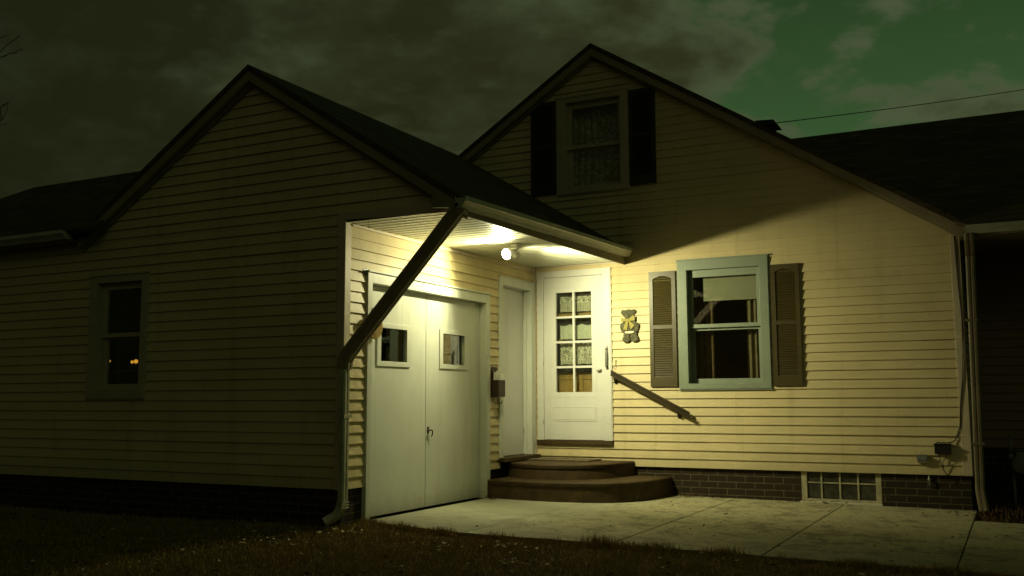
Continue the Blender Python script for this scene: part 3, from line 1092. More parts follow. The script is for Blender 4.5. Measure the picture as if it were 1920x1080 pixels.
# hardware
mb = MB()
mb.tube([(1.018, -0.036, 1.735), (1.018, -0.075, 1.725), (1.018, -0.080, 1.70), (1.018, -0.080, 1.53), (1.018, -0.075, 1.505), (1.018, -0.036, 1.495)], 0.011, 8)
mb.box((1.004, -0.041, 1.715), (1.032, -0.0365, 1.760))
mb.box((1.004, -0.041, 1.47), (1.032, -0.0365, 1.515))
mb.build('grab_handle', 'steel', sdoor)
mb = MB()
mb.lathe([(0.020, 0.0), (0.020, 0.008), (0.010, 0.012), (0.010, 0.03), (0.001, 0.031)], (0.925, -0.0245, 1.462), (0, -1, 0), 12)
mb.tube([(0.925, -0.052, 1.462), (0.885, -0.056, 1.462)], 0.010, 8)
mb.build('latch', 'steel', sdoor)
for z in (2.42, 1.60, 0.86):
    mb = MB()
    mb.box((0.128, -0.0435, z - 0.04), (0.140, -0.0365, z + 0.04))
    mb.tube([(0.146, -0.044, z - 0.045), (0.146, -0.044, z + 0.045)], 0.006, 8)
    mb.build('hinge', 'whitedoor', sdoor)

# --- garage door in the side wall
mb = MB()
gy0, gy1, gzt = -3.697, -1.252, 2.333
iy0, iy1, izt = -3.622, -1.340, 2.232
mb.box((-0.10, gy0, -0.06), (0.034, iy0, gzt))
mb.box((-0.10, iy1, -0.02), (0.034, gy1, gzt))
mb.box((-0.10, iy0, izt), (0.034, iy1, gzt))
mb.box((-0.005, gy0 - 0.012, gzt + 0.0005), (0.052, gy1 + 0.012, gzt + 0.016))
gd = mb.build('garage_door', 'white', house, bevel=0.004, label='pair of tall white garage doors with small square windows')
sp = -2.512
for (a, b, w0, w1, z0, z1) in ((iy0 + 0.004, sp - 0.004, -3.365, -2.880, 1.478, 1.832), (sp + 0.004, iy1 - 0.004, -2.190, -1.700, 1.482, 1.840)):
    mb = MB()
    frame_rect(mb, fside, (a, b, -0.006, izt - 0.004), (w0, w1, z0, z1), -0.105, -0.060)
    lf = mb.build('door_leaf', 'white', gd, bevel=0.003)
    mb = MB()
    frame_rect(mb, fside, (w0 - 0.055, w1 + 0.055, z0 - 0.038, z1 + 0.035), (w0 + 0.012, w1 - 0.012, z0 + 0.012, z1 - 0.012), -0.0598, -0.046)
    mb.build('window_frame', 'white', gd, bevel=0.003)
    mb = MB()
    mb.box(fside(w0 + 0.001, -0.086, z0 + 0.001), fside(w1 - 0.001, -0.082, z1 - 0.001))
    mb.build('pane', 'glass', gd)
mb = MB()
mb.lathe([(0.015, 0), (0.015, 0.006), (0.008, 0.009), (0.008, 0.032)], (-0.0598, -2.462, 0.79), (1, 0, 0), 12)
mb.tube([(-0.028, -2.488, 0.791), (-0.026, -2.450, 0.791), (-0.026, -2.428, 0.782), (-0.027, -2.424, 0.745), (-0.031, -2.438, 0.722)], 0.0075, 8)
mb.box((-0.0598, -2.480, 0.755), (-0.0555, -2.444, 0.825))
mb.build('handle', 'rail', gd)
mb = MB()
mb.box((-1.7, -3.9, -0.1), (-1.68, -1.0, 2.7))
mb.box((-1.68, -1.02, -0.1), (-0.11, -1.0, 2.7))
mb.box((-1.68, -3.92, -0.1), (-0.11, -3.9, 2.7))
mb.box((-1.7, -3.92, -0.12), (-0.11, -1.0, -0.1))
mb.build('room', 'room', gd)
# flashing tab and nail at the upper outer corner of the door casing
mb = MB()
mb.prism([(0.016, gy0 - 0.075, 2.352), (0.016, gy0 - 0.004, 2.300), (0.016, gy0 - 0.004, 2.372), (0.016, gy0 - 0.03, 2.360)], (0.006, 0, 0))
mb.build('flashing', 'black', gd)

# --- side door by the corner
mb = MB()
qy0, qy1, qzt = -1.009, -0.042, 2.586
ky0, ky1, kzt = -0.915, -0.150, 2.492
mb.box((-0.13, qy0, 0.42), (0.034, ky0, qzt))
mb.box((-0.13, ky1, 0.42), (0.034, qy1, qzt))
mb.box((-0.13, ky0, kzt), (0.034, ky1, qzt))
mb.box((-0.06, ky1 - 0.020, 0.42), (-0.035, ky1, kzt))
mb.box((-0.005, qy0 - 0.010, qzt + 0.0005), (0.046, qy1, qzt + 0.012))
sd = mb.build('side_door', 'white', house, bevel=0.004, label='plain white flush door beside the corner')
mb = MB()
mb.box((-0.125, ky0 + 0.003, 0.425), (-0.085, ky1 - 0.003, kzt - 0.003))
mb.build('door_leaf', 'whitedoor', sd, bevel=0.002)
mb = MB()
mb.box((-0.13, qy0 - 0.01, 0.372), (0.10, -0.03, 0.4195))
mb.build('sill', 'step', sd, bevel=0.004)
for z in (0.75, 2.2):
    mb = MB()
    mb.tube([(-0.078, ky1 - 0.012, z - 0.045), (-0.078, ky1 - 0.012, z + 0.045)], 0.006, 8)
    mb.build('hinge', 'white', sd)

# ================================================================== things on and beside the house
# --- steps
def smooth_line(pts, n=6):
    out = []
    P = [Vector(p) for p in pts]
    for i in range(len(P) - 1):
        p0, p1, p2, p3 = P[max(i - 1, 0)], P[i], P[i + 1], P[min(i + 2, len(P) - 1)]
        for k in range(n):
            t = k / n
            out.append(0.5 * ((2 * p1) + (p2 - p0) * t + (2 * p0 - 5 * p1 + 4 * p2 - p3) * t * t + (3 * p1 - p0 - 3 * p2 + p3) * t ** 3))
    out.append(P[-1])
    return out
st = thing('front_steps', 'two rounded brown steps below the white storm door', 'steps', (0.9, -0.6, 0.0))
for (nm, pts, z0, z1, bat) in (('lower_step', [(0.036, -1.31), (0.45, -1.345), (0.95, -1.325), (1.38, -1.20), (1.62, -0.95), (1.75, -0.55), (1.79, 0.0)], -0.10, 0.192, 0.035),
                               ('upper_step', [(0.036, -0.80), (0.35, -0.98), (0.72, -1.02), (1.05, -0.85), (1.24, -0.52), (1.335, -0.02)], 0.192, 0.362, 0.030)):
    ln = smooth_line([(a, b, 0) for a, b in pts])
    c = Vector((0.3, 0.2, 0))
    mb = MB()
    rings = []
    for z, gr_ in ((z0, bat), (z1 - 0.045, 0.006), (z1 - 0.044, 0.018), (z1 - 0.012, 0.018), (z1, 0.004)):
        rg = []
        for p in ln:
            d = (p - c).normalized()
            q = p + d * gr_
            rg.append((max(0.036, q.x), min(q.y, 0.009 if nm == 'lower_step' else -0.016), z))
        rg += [(0.036, 0.009 if nm == 'lower_step' else -0.016, z)]
        rings.append(rg)
    n = len(rings[0])
    vs = [p for r in rings for p in r]
    fs = [(i * n + j, i * n + (j + 1) % n, (i + 1) * n + (j + 1) % n, (i + 1) * n + j) for i in range(len(rings) - 1) for j in range(n)]
    mb.mesh(vs, fs)
    mb.face(rings[-1])
    o = mb.build(nm, 'step', st)
# --- door mat
mb = MB()
mb.prism([(0.10, -0.40, 0.3635), (0.90, -0.40, 0.3635), (0.93, -0.045, 0.3635), (0.07, -0.045, 0.3635)], (0, 0, 0.016))
mo = mb.build('door_mat', 'mat', base=(0.5, -0.22, 0.3635), bevel=0.004)
tag(mo, 'flat worn door mat lying on the top brown step', 'door mat')

# --- handrail
hr = thing('handrail', 'brown wooden handrail sloping along the lit wall beside the door', 'handrail', (1.09, -0.015, 1.44))
a, b = Vector((1.085, -0.075, 1.445)), Vector((2.06, -0.075, 0.935))
t = (b - a).normalized()
nrm = Vector((-t.z, 0, t.x))
pr = [(-0.016, -0.016), (-0.018, 0.008), (-0.010, 0.017), (0.010, 0.017), (0.018, 0.008), (0.016, -0.016)]
mb = MB()
mb.sweep([a, b], pr, (0, 1, 0))
mb.build('rail', 'rail', hr, bevel=0.003)
mb = MB()
a2, b2 = a - nrm * 0.030 + t * 0.01, a - nrm * 0.030 + t * 1.165
mb.sweep([a2, b2], [(-0.011, -0.020), (-0.011, 0.0155), (0.011, 0.0155), (0.011, -0.020)], (0, 1, 0))
mb.build('batten', 'rail', hr, bevel=0.003)
for s in (0.075, 0.975):
    p = a - nrm * 0.052 + t * s
    mb = MB()
    mb.tube([(p.x, p.y, p.z), (p.x - 0.006, p.y + 0.005, p.z - 0.028), (p.x - 0.008, p.y + 0.045, p.z - 0.045), (p.x - 0.008, -0.012, p.z - 0.045)], 0.008, 8)
    mb.lathe([(0.026, 0), (0.024, 0.006), (0.001, 0.008)], (p.x - 0.008, -0.0135, p.z - 0.045), (0, -1, 0), 14)
    mb.box((p.x - 0.02, p.y - 0.010, p.z - 0.004), (p.x + 0.02, p.y + 0.010, p.z + 0.003))
    mb.build('bracket', 'black', hr)

# --- hook on the wall
mb = MB()
mb.tube([(1.128, -0.012, 1.585), (1.128, -0.030, 1.583), (1.120, -0.034, 1.50), (1.108, -0.034, 1.487), (1.098, -0.034, 1.497), (1.097, -0.034, 1.512)], 0.0035, 6)
tag(mb.build('wall_hook', 'steel', base=(1.12, -0.012, 1.5)), 'thin wire hook on the siding just above the handrail top', 'hook')

# --- bear plaque
br = thing('bear_plaque', 'grey green painted teddy bear cutout with yellow bow on the lit wall', 'wall decoration', (1.318, -0.016, 1.79))
def bp(px, py): return (1.318 + (px - 487) * 0.00092, 2.208 - (py - 300) * 0.00083)
def blob(mb, px, py, rx, ry, d0, d1, rot=0.0, n=22):
    cx_, cz_ = bp(px, py)
    rx *= 0.00092
    ry *= 0.00083
    rings = []
    for rr, dd in ((1.0, d0), (1.0, d1 - 0.006), (0.94, d1 - 0.002), (0.82, d1)):
        ring = []
        for k in range(n):
            t_ = 2 * math.pi * k / n
            u, v = rx * rr * math.cos(t_), ry * rr * math.sin(t_)
            ring.append((cx_ + u * math.cos(rot) - v * math.sin(rot), -dd, cz_ + u * math.sin(rot) + v * math.cos(rot)))
        rings.append(ring)
    vs = [p for r_ in rings for p in r_]
    mb.mesh(vs, [(i * n + j, i * n + (j + 1) % n, (i + 1) * n + (j + 1) % n, (i + 1) * n + j) for i in range(3) for j in range(n)])
    mb.face(rings[-1])
    mb.face(rings[0])
mb = MB()
blob(mb, 400, 347, 34, 38, 0.016, 0.036)
blob(mb, 548, 343, 34, 38, 0.016, 0.0362)
blob(mb, 474, 372, 82, 68, 0.016, 0.040)
blob(mb, 484, 540, 98, 140, 0.016, 0.0385)
blob(mb, 392, 575, 36, 74, 0.016, 0.043, 0.12)
blob(mb, 582, 575, 38, 74, 0.016, 0.0432, -0.12)
blob(mb, 440, 690, 46, 60, 0.016, 0.0365)
blob(mb, 546, 685, 46, 60, 0.016, 0.0367)
blob(mb, 440, 747, 56, 50, 0.016, 0.046)
blob(mb, 556, 737, 58, 52, 0.016, 0.0462)
blob(mb, 474, 392, 30, 24, 0.040, 0.045)
mb.build('bear_body', 'bear', br)
mb = MB()
for poly, dd in (([(375, 420), (458, 452), (462, 482), (380, 492)], 0.054), ([(484, 450), (520, 415), (565, 393), (572, 472), (490, 484)], 0.0543),
                 ([(446, 478), (420, 540), (398, 592), (458, 622), (478, 490)], 0.0525), ([(480, 488), (512, 608), (568, 548), (520, 500), (498, 480)], 0.0528),
                 ([(455, 447), (488, 445), (492, 488), (455, 490)], 0.058)):
    pts = [(bp(*p)[0], -0.047, bp(*p)[1]) for p in poly]
    mb.prism(pts, (0, -(dd - 0.047), 0))
mb.build('bow', 'bow', br, bevel=0.002)
mb = MB()
pts = [(bp(*p)[0], -0.0435, bp(*p)[1]) for p in ((422, 634), (552, 632), (556, 652), (500, 664), (430, 660))]
mb.prism(pts, (0, -0.006, 0))
mb.build('lace_edge', 'cream', br, bevel=0.001)

# --- straw disc on the garage door, behind the leader
sdn = thing('straw_plaque', 'round woven straw plaque on the garage door casing behind the slanting pipe', 'wall decoration', (0.055, -3.625, 1.69))
mb = MB()
prof = [(0.001, 0.035)]
for k in range(1, 12):
    rr = 0.120 * k / 11
    prof += [(rr - 0.008, 0.030 - 0.015 * (k / 11) ** 2), (rr - 0.003, 0.036 - 0.015 * (k / 11) ** 2)]
prof += [(0.122, 0.012), (0.116, 0.0), (0.001, 0.0)]
mb.lathe(prof, (0.055, -3.625, 1.808), (1, 0, 0), 28)
mb.build('disc', 'straw', sdn)
mb = MB()
mb.tube([(0.056, -3.625, 1.92), (0.036, -3.625, 1.99)], 0.003, 6)
mb.build('hanging_wire', 'black', sdn)

# --- letter box
lb = thing('letter_box', 'brown wooden letter box full of papers beside the plain white door', 'letter box', (0.016, -1.125, 1.13))
ly0, ly1 = -1.215, -1.050
mb = MB()
mb.prism([(0.0165, ly0, 1.13), (0.0165, ly1, 1.13), (0.0165, ly1, 1.455), (0.0165, (ly0 + ly1) / 2 + .05, 1.49), (0.0165, (ly0 + ly1) / 2 - .05, 1.49), (0.0165, ly0, 1.47)], (0.014, 0, 0))
mb.build('back_plate', 'boxwood', lb, bevel=0.002)
mb = MB()
mb.box((0.031, ly0, 1.14), (0.125, ly0 + 0.012, 1.335))
mb.box((0.031, ly1 - 0.012, 1.14), (0.125, ly1, 1.335))
mb.box((0.113, ly0 + 0.012, 1.14), (0.1245, ly1 - 0.012, 1.335))
mb.box((0.031, ly0 + 0.012, 1.14), (0.113, ly1 - 0.012, 1.152))
mb.build('pocket', 'boxwood', lb, bevel=0.002)
for y in (ly0 + 0.04, ly1 - 0.03):
    mb = MB()
    mb.tube([(0.030, y, 1.14), (0.040, y, 1.085), (0.060, y, 1.060), (0.088, y, 1.066), (0.100, y, 1.092)], 0.0042, 6)
    mb.build('hook', 'black', lb)
pp = thing('papers', 'crumpled white papers sticking out of the brown letter box', 'papers', (0.07, -1.13, 1.16))
rnd = random.Random(5)
for i in range(6):
    mb = MB()
    y0 = ly0 + 0.018 + 0.010 * (i % 3)
    x = 0.040 + i * 0.014
    h = 1.410 + 0.035 * rnd.random()
    n = 6
    vs = []
    for k in range(n + 1):
        yv = y0 + (0.115) * k / n
        vs += [(x + 0.004 * rnd.uniform(-1, 1), yv, 1.18), (x + 0.014 * rnd.uniform(-1, 1), yv, h + 0.016 * rnd.uniform(-1, 1))]
    mb.mesh(vs, [(2 * k, 2 * k + 2, 2 * k + 3, 2 * k + 1) for k in range(n)], 0, True)
    mb.build('sheet', 'paper', pp)

# --- flood lamp under the soffit
fl = thing('flood_lamp', 'lit white double flood lamp hanging under the ribbed porch ceiling', 'lamp', (0.76, -1.98, sz(-1.98)))
Lc = Vector((0.76, -1.98, sz(-1.98)))
mb = MB()
mb.lathe([(0.001, 0.0), (0.062, 0.0), (0.062, 0.018), (0.052, 0.030), (0.022, 0.036), (0.022, 0.05), (0.001, 0.052)], Lc, (0, 0, -1), 20)
mb.build('canopy', 'lampwhite', fl)
def head(d, c, lit, size, blend, k=1.0):
    d = Vector(d).normalized()
    c = Vector(c)
    mb = MB()
    j = Lc + Vector((0, 0, -0.045))
    mb.tube([j, j + (c - d * 0.14 - j) * 0.6, c - d * 0.15, c - d * 0.12], 0.012, 8)
    mb.lathe([(0.001, -0.150), (0.022, -0.146), (0.024, -0.095), (0.030, -0.085), (k * 0.050, -0.03), (k * 0.056, 0.004), (k * 0.053, 0.004), (k * 0.048, -0.02)], c, d, 18)
    s_ = mb.build('lamp_socket', 'lampwhite', fl)
    mb = MB()
    mb.lathe([(k * 0.046, -0.022), (k * 0.051, 0.002), (k * 0.046, 0.014), (k * 0.030, 0.022), (0.001, 0.026)] if k > 1 else [(k * 0.047, -0.022), (k * 0.040, -0.010), (0.001, -0.006)], c, d, 20)
    mb.build('bulb', 'bulb' if k > 1 else 'bulb_away', fl)
    li = bpy.data.lights.new('flood_light', 'SPOT')
    li.energy = lit
    li.color = (1.0, 0.955, 0.53)
    li.spot_size = R(size)
    li.spot_blend = blend
    li.shadow_soft_size = 0.022
    lo = bpy.data.objects.new('flood_light', li)
    COL.objects.link(lo)
    lo.parent = fl
    lo.location = c + d * 0.075 - fl.location
    lo.rotation_euler = d.to_track_quat('-Z', 'Y').to_euler()
head((-0.22, -0.90, -0.30), (0.690, -2.085, 2.668), 124.0, 176, 0.55, 1.1)
head((0.463, 0.71, -0.53), (0.700, -1.840, 2.672), 315.0, 128, 1.0, 0.85)

# --- small boxes and cables at the right corner
ub = thing('junction_box', 'small dark utility box on the siding nearest the right corner board', 'utility box', (4.78, -0.012, 0.52))
mb = MB()
mb.box((4.700, -0.085, 0.520), (4.858, -0.014, 0.622))
mb.box((4.694, -0.092, 0.612), (4.864, -0.0135, 0.628))
mb.build('casing', 'black', ub, bevel=0.004)
mb = MB()
for k in range(3):
    x = 4.72 + k * 0.05
    mb.tube([(x, -0.05, 0.628), (x + 0.008, -0.055, 0.640), (x + 0.03, -0.05, 0.640), (x + 0.04, -0.05, 0.628)], 0.006, 6)
mb.tube([(4.745, -0.05, 0.521), (4.75, -0.055, 0.44), (4.775, -0.045, 0.36), (4.80, -0.03, 0.31), (4.81, -0.02, 0.25)], 0.005, 6)
mb.tube([(4.82, -0.05, 0.521), (4.80, -0.06, 0.48), (4.77, -0.05, 0.43), (4.778, -0.04, 0.36)], 0.004, 6)
mb.build('cable_loop', 'black', ub)
ub = thing('outlet_box', 'small grey outlet box low on the siding, left of the dark utility box', 'utility box', (4.57, -0.012, 0.42))
mb = MB()
mb.box((4.527, -0.060, 0.425), (4.618, -0.014, 0.510))
mb.build('casing', 'grey', ub, bevel=0.004)
mb = MB()
mb.prism([(4.522, -0.0605, 0.512), (4.622, -0.0605, 0.512), (4.622, -0.0605, 0.45), (4.522, -0.0605, 0.45)], (0, -0.008, 0))
mb.build('cover', 'grey', ub, bevel=0.002)
mb = MB()
mb.tube([(4.63, -0.003, 0.30), (4.63, -0.018, 0.27), (4.632, -0.022, 0.20), (4.632, -0.003, 0.18)], 0.008, 6)
mb.lathe([(0.02, 0), (0.02, 0.02), (0.001, 0.022)], (4.632, 0.012, 0.25), (0, -1, 0), 12)
mb.build('hose_tap', 'steel', ub)

mb = MB()
mb.tube([(5.0, -0.027, 2.96), (5.003, -0.030, 2.70), (5.012, -0.027, 2.3), (5.030, -0.027, 1.95), (5.024, -0.032, 1.6), (5.005, -0.030, 1.3), (4.968, -0.026, 1.0), (4.955, -0.024, 0.80), (4.90, -0.024, 0.66), (4.845, -0.05, 0.635)], 0.006, 6)
tag(mb.build('wall_cable', 'black', base=(4.98, -0.027, 0.7)), 'thin dark cable running down the right corner board', 'cable')

# --- gas meter in the dark bed at the right
gm = thing('gas_meter', 'dim gas meter with pipes in the dark bed at the right edge', 'gas meter', (5.52, 0.48, -0.12))
mb = MB()
mb.lathe([(0.001, 0.0), (0.085, 0.0), (0.115, 0.02), (0.12, 0.10), (0.10, 0.15), (0.001, 0.16)], (5.52, 0.56, 0.40), (0, -1, 0), 20)
mb.box((5.46, 0.42, 0.47), (5.58, 0.54, 0.53))
mb.build('meter_body', 'grey', gm, bevel=0.006)
mb = MB()
mb.tube([(5.425, 0.50, -0.13), (5.425, 0.50, 0.30)], 0.016, 8)
mb.tube([(5.41, 0.48, 0.50), (5.41, 0.48, 0.70)], 0.016, 8)
mb.tube([(5.41, 0.48, 0.545), (5.75, 0.48, 0.545)], 0.022, 8)
mb.tube([(5.66, 0.50, -0.13), (5.66, 0.50, 0.52)], 0.016, 8)
mb.tube([(5.66, 0.50, 0.30), (5.66, 0.90, 0.30), (5.66, 1.05, 0.30)], 0.016, 8)
mb.tube([(5.425, 0.50, 0.30), (5.425, 0.50, 0.42), (5.46, 0.50, 0.46)], 0.014, 8)
mb.lathe([(0.03, 0), (0.03, 0.05), (0.001, 0.055)], (5.41, 0.48, 0.46), (0, 0, 1), 10)
mb.build('pipe', 'grey', gm)

# --- power line
mb = MB()
p0, p1 = Vector((3.03, 0.55, 4.47)), Vector((14.5, 22.0, 11.35))
pts = [p0.lerp(p1, k / 24) - Vector((0, 0, 0.25 * 4 * (k / 24) * (1 - k / 24))) for k in range(25)]
mb.tube(pts, 0.006, 5)
pl_ = mb.build('power_line', 'black', base=tuple(p0))
tag(pl_, 'thin dark overhead wire crossing the green sky at the right', 'cable')
up_ = thing('utility_pole', 'dark wooden utility pole out beyond the right roof', 'utility pole', (14.5, 22.0, -0.2))
mb = MB()
mb.lathe([(0.001, 0), (0.17, 0), (0.12, 12.0), (0.001, 12.02)], (14.5, 22.05, -0.2), n=14)
mb.build('pole', 'bark', up_)
mb = MB()
mb.box((13.5, 21.85, 11.2), (15.5, 21.95, 11.32))
mb.build('cross_arm', 'bark', up_)

# --- bare tree at the far left
tr = thing('bare_tree', 'bare leafless tree whose twig tips enter at the far left of the sky', 'tree', (-27.6, 8.0, -0.2))
rnd = random.Random(21)
mb = MB()
def limb(mb, p, d, ln, r, depth):
    pts = [Vector(p)]
    d = Vector(d).normalized()
    n = 5
    for k in range(n):
        d = (d + Vector((rnd.uniform(-.16, .16), rnd.uniform(-.16, .16), rnd.uniform(-.08, .14)))).normalized()
        pts.append(pts[-1] + d * ln / n)
    for k in range(n):
        r0, r1 = r * (1 - 0.45 * k / n), r * (1 - 0.45 * (k + 1) / n)
        a, b = pts[k], pts[k + 1]
        ax = (b - a).normalized()
        u = ax.orthogonal().normalized()
        v = ax.cross(u)
        m_ = 5
        vs = [a + (u * math.cos(2 * math.pi * i / m_) + v * math.sin(2 * math.pi * i / m_)) * r0 for i in range(m_)] + \
             [b + (u * math.cos(2 * math.pi * i / m_) + v * math.sin(2 * math.pi * i / m_)) * r1 for i in range(m_)]
        mb.mesh(vs, [(i, (i + 1) % m_, m_ + (i + 1) % m_, m_ + i) for i in range(m_)], 0, True)
    if depth > 0:
        for k in range(2, n + 1):
            for _ in range(1 if k < n else 2):
                dd = (d + Vector((rnd.uniform(-.9, .9), rnd.uniform(-.9, .9), rnd.uniform(-.25, .6)))).normalized()
                limb(mb, pts[k], dd, ln * rnd.uniform(.5, .72), r * .5, depth - 1)
limb(mb, (-27.6, 8.0, 6.0), (0.2, 0.6, 1.0), 3.0, 0.10, 3)
limb(mb, (-27.6, 8.0, 6.4), (-0.7, 0.3, 1.0), 3.4, 0.10, 3)
limb(mb, (-27.6, 8.0, 6.6), (0.1, -0.5, 1.2), 3.4, 0.10, 3)
limb(mb, (-27.6, 8.0, 8.5), (-0.55, 0.0, 0.9), 2.4, 0.07, 3)
# twigs seen in the corner of the picture
for a_, b_ in (((-24.6, 8.0, 11.75), (-21.75, 8.0, 12.15)), ((-23.3, 8.0, 11.97), (-21.9, 8.0, 12.62)), ((-22.7, 8.0, 12.02), (-22.0, 8.0, 12.05)),
               ((-24.0, 8.0, 12.4), (-22.55, 8.0, 12.75)), ((-27.55, 8.0, 8.2), (-24.6, 8.0, 11.75)), ((-24.6, 8.0, 11.7), (-24.0, 8.0, 12.4))):
    mid = (Vector(a_) + Vector(b_)) / 2 + Vector((0, 0, 0.08))
    mb.tube([a_, mid, b_], 0.011, 5)
mb.build('crown', 'bark', tr)
mb = MB()
mb.lathe([(0.30, 0), (0.24, 1.0), (0.19, 4.0), (0.14, 6.6), (0.10, 8.6), (0.02, 9.5)], (-27.6, 8.0, -0.2), n=12)
mb.build('trunk', 'bark', tr)

# ================================================================== soil bed, grass, leaves
mb = MB()
mb.box((5.06, -0.92, -0.2), (9.0, 1.0, -0.085))
tag(mb.build('flower_bed', 'soil'), 'dark soil bed', 'flower bed', kind='structure')


def blades(name, mats, N, xr, yr, hr, wr, mask, seed, lean=0.45, zf=gz):
    rg = np.random.default_rng(seed)
    x = rg.uniform(*xr, N)
    y = rg.uniform(*yr, N)
    k = mask(x, y, rg)
    x, y = x[k], y[k]
    n = len(x)
    z = np.array([zf(a, b) for a, b in zip(x, y)]) - 0.004
    cl = 0.6 + 0.8 * (0.5 + 0.5 * np.sin(x * 5.3 + 1.7 * np.sin(y * 4.1)) * np.sin(y * 6.1 + 1.3 * np.sin(x * 3.7)))
    h = rg.uniform(*hr, n) * cl
    wd = rg.uniform(*wr, n)
    th = rg.uniform(0, 2 * np.pi, n)
    ln = rg.normal(0, lean, n) * h
    la = rg.uniform(0, 2 * np.pi, n)
    ux, uy = np.cos(th) * wd, np.sin(th) * wd
    lx, ly = np.cos(la) * ln, np.sin(la) * ln
    V = np.zeros((n, 5, 3), np.float32)
    V[:, 0] = np.c_[x - ux, y - uy, z]
    V[:, 1] = np.c_[x + ux, y + uy, z]
    V[:, 2] = np.c_[x + ux * .7 + lx * .35, y + uy * .7 + ly * .35, z + h * .55]
    V[:, 3] = np.c_[x - ux * .7 + lx * .35, y - uy * .7 + ly * .35, z + h * .55]
    V[:, 4] = np.c_[x + lx, y + ly, z + h * np.clip(1 - 0.35 * (ln / np.maximum(h, 1e-4)) ** 2, .3, 1)]
    me = bpy.data.meshes.new(name)
    me.vertices.add(n * 5)
    me.vertices.foreach_set('co', V.reshape(-1))
    b = np.arange(n)[:, None] * 5
    loops = np.concatenate([b + np.array([0, 1, 2, 3]), b + np.array([3, 2, 4])], axis=1).reshape(-1)
    me.loops.add(len(loops))
    me.loops.foreach_set('vertex_index', loops.astype(np.int32))
    me.polygons.add(2 * n)
    me.polygons.foreach_set('loop_start', (np.arange(n)[:, None] * 7 + np.array([0, 4])).reshape(-1).astype(np.int32))
    me.polygons.foreach_set('loop_total', np.tile([4, 3], n).astype(np.int32))
    me.update()
    me.validate()
    me.materials.append(M[mats])
    o = bpy.data.objects.new(name, me)
    COL.objects.link(o)
    return o


def grass_mat():
    m = mat('grass_blades', (0.07, 0.05, 0.016), 0.8, 0.3, 6.0, 0.15)
    t = MT['grass_blades']
    n = t.noise(t.v, 2.1, 4.0, 0.6)
    f = t.noise(t.v, 60.0, 2.0, 0.5)
    c = t.mix(t.smooth(n, 0.35, 0.65), (0.27, 0.20, 0.054, 1), (0.29, 0.185, 0.05, 1))
    c = t.mix(t.smooth(f, 0.55, 0.72), c, (0.42, 0.31, 0.13, 1))
    t.l.new(c, t.b.inputs['Base Color'])
    return m


M['grass'] = grass_mat()
def edge_y(x): return np.where(x < 1.2, -3.72 - 0.24 * np.clip((x - 0.03) / 1.19, 0, 1), -3.945)
def lawn_mask(x, y, rg):
    front = y < np.where(x > 0.03, edge_y(x) + rg.normal(-0.004, 0.012, len(x)), G - 0.02)
    gap = (x > -0.01) & (x < 0.06) & (y < -3.66)
    return front | gap
g1 = blades('grass', 'grass', 150000, (-6.5, 6.6), (-6.9, -3.66), (0.022, 0.055), (0.0016, 0.0034), lawn_mask, 4)
tag(g1, 'short dry brown grass of the front lawn', 'grass', kind='stuff')
def edge_mask(x, y, rg):
    e = edge_y(x)
    cl = np.sin(x * 2.9) + np.sin(x * 7.3 + 1) + np.sin(x * 13.1)
    return (np.abs(y - e + 0.04) < 0.05) & (rg.uniform(-1.6, 2.6, len(x)) < cl)
g2 = blades('tall_grass', 'grass', 60000, (-0.02, 6.6), (-4.06, -3.66), (0.045, 0.095), (0.0016, 0.003), edge_mask, 9)
tag(g2, 'longer ragged grass fringe overhanging the pavement edge', 'grass', kind='stuff')



def leaves(name, m, spots, seed):
    rg = random.Random(seed)
    mb = MB()
    for (x, y, z, s) in spots:
        a = rg.uniform(0, 2 * math.pi)
        ti, tj = rg.uniform(-.5, .5), rg.uniform(-.5, .5)
        curl = rg.uniform(0.1, 0.5) * s
        pts = []
        for (u, v, c) in ((-1, 0, 0.6), (-0.45, -0.42, 1), (0.15, -0.5, 1.1), (1.05, 0, 0.3), (0.2, 0.48, 1.0), (-0.4, 0.44, 0.9), (0.0, 0.0, 0.0)):
            xx, yy = u * s, v * s * rg.uniform(.75, 1.2)
            zz = c * curl + ti * xx + tj * yy
            pts.append((x + xx * math.cos(a) - yy * math.sin(a), y + xx * math.sin(a) + yy * math.cos(a), z + abs(zz) * 0.8 + 0.002))
        mb.mesh(pts, [(i, (i + 1) % 6, 6) for i in range(6)])
    return mb.build(name, m)
M['leafpale'] = mat('pale_dead_leaf', (0.48, 0.42, 0.28), 0.8, 0.35, 20.0, 0.15)
M['leafdark'] = mat('dark_dead_leaf', (0.10, 0.058, 0.022), 0.85, 0.45, 15.0, 0.15)
g3 = blades('weeds', 'leafdark', 2500, (5.12, 7.5), (-0.9, 0.8), (0.03, 0.16), (0.004, 0.010), lambda x, y, rg: rg.random(len(x)) < 0.6, 10, 0.8, lambda x, y: -0.085)
tag(g3, 'straggling dead weeds in the dark bed at the right', 'weeds', kind='stuff')
rnd = random.Random(77)
sp_ = []
cl_ = [(rnd.uniform(-1.2, 5.0), rnd.uniform(-6.4, -4.0)) for _ in range(16)]
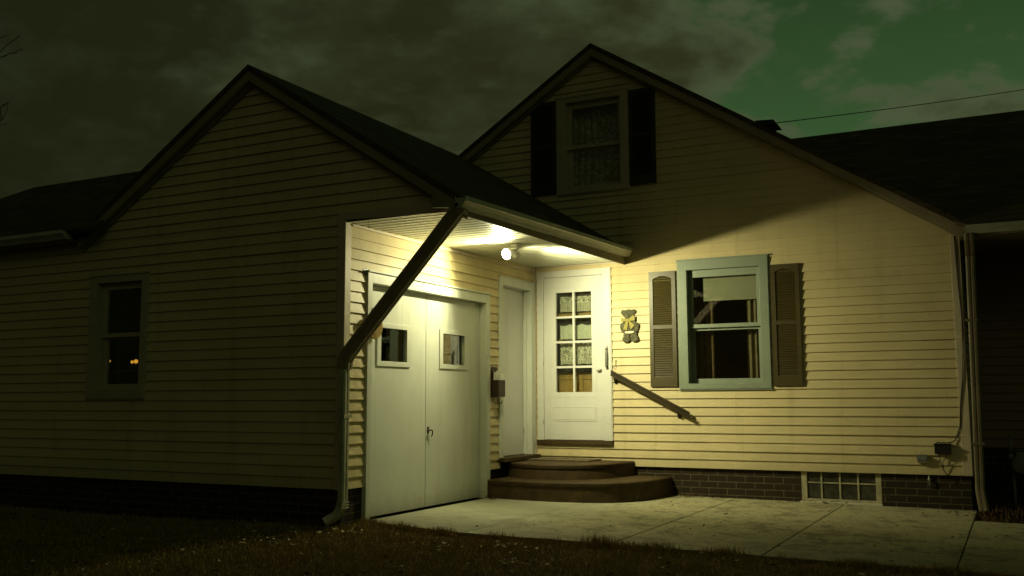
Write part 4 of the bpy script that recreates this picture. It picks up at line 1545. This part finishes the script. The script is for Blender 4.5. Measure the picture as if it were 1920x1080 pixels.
for k in range(420):
    if rnd.random() < 0.6:
        c_ = rnd.choice(cl_)
        x, y = rnd.gauss(c_[0], 0.13), rnd.gauss(c_[1], 0.10)
    else:
        x, y = rnd.uniform(-5.5, 6), rnd.uniform(-6.8, -3.98)
    if y > G - 0.06 if x < 0.1 else y > -3.96:
        continue
    sp_.append((x, y, gz(x, y) + rnd.uniform(0.018, 0.040), rnd.uniform(0.010, 0.026)))
o = leaves('fallen_leaves', 'leafpale', sp_, 5)
tag(o, 'pale fallen leaf scraps scattered over the dark lawn', 'leaves', kind='stuff')
sp_ = []
for k in range(520):
    x, y = rnd.uniform(-6.5, 6), rnd.uniform(-6.8, -3.98)
    if y > G - 0.06 if x < 0.1 else y > -3.96:
        continue
    sp_.append((x, y, gz(x, y) + rnd.uniform(0.01, 0.035), rnd.uniform(0.014, 0.035)))
for (cx0, cy0, nn, sx_, sy_) in ((1.98, -0.10, 26, 0.09, 0.05), (2.25, -0.05, 14, 0.14, 0.03), (3.55, -0.09, 16, 0.10, 0.035), (3.72, -0.07, 9, 0.06, 0.03), (0.10, -1.42, 16, 0.05, 0.05), (0.14, -1.50, 8, 0.08, 0.05), (5.25, -0.55, 45, 0.25, 0.25), (5.7, -0.3, 50, 0.3, 0.4)):
    for _ in range(nn):
        x, y = rnd.gauss(cx0, sx_), min(-0.02 if cx0 < 5 else 0.9, rnd.gauss(cy0, sy_))
        if x < 0.05:
            continue
        sp_.append((x, y, pz(x) + rnd.uniform(0.0, 0.03), rnd.uniform(0.012, 0.030)))
for _ in range(70):
    x, y = rnd.uniform(0.8, 6.0), rnd.uniform(-3.8, -0.4)
    sp_.append((x, y, pz(x), rnd.uniform(0.008, 0.022)))
for _ in range(14):
    sp_.append((rnd.uniform(0.2, 1.6), rnd.uniform(-1.15, -1.03), 0.194, rnd.uniform(0.008, 0.016)))
for _ in range(12):
    sp_.append((rnd.uniform(0.25, 0.85), rnd.uniform(-0.28, -0.06), 0.38, rnd.uniform(0.010, 0.020)))
o = leaves('leaf_litter', 'leafdark', sp_, 6)
tag(o, 'dark curled dead leaves blown against the walls and over the lawn', 'leaves', kind='stuff')
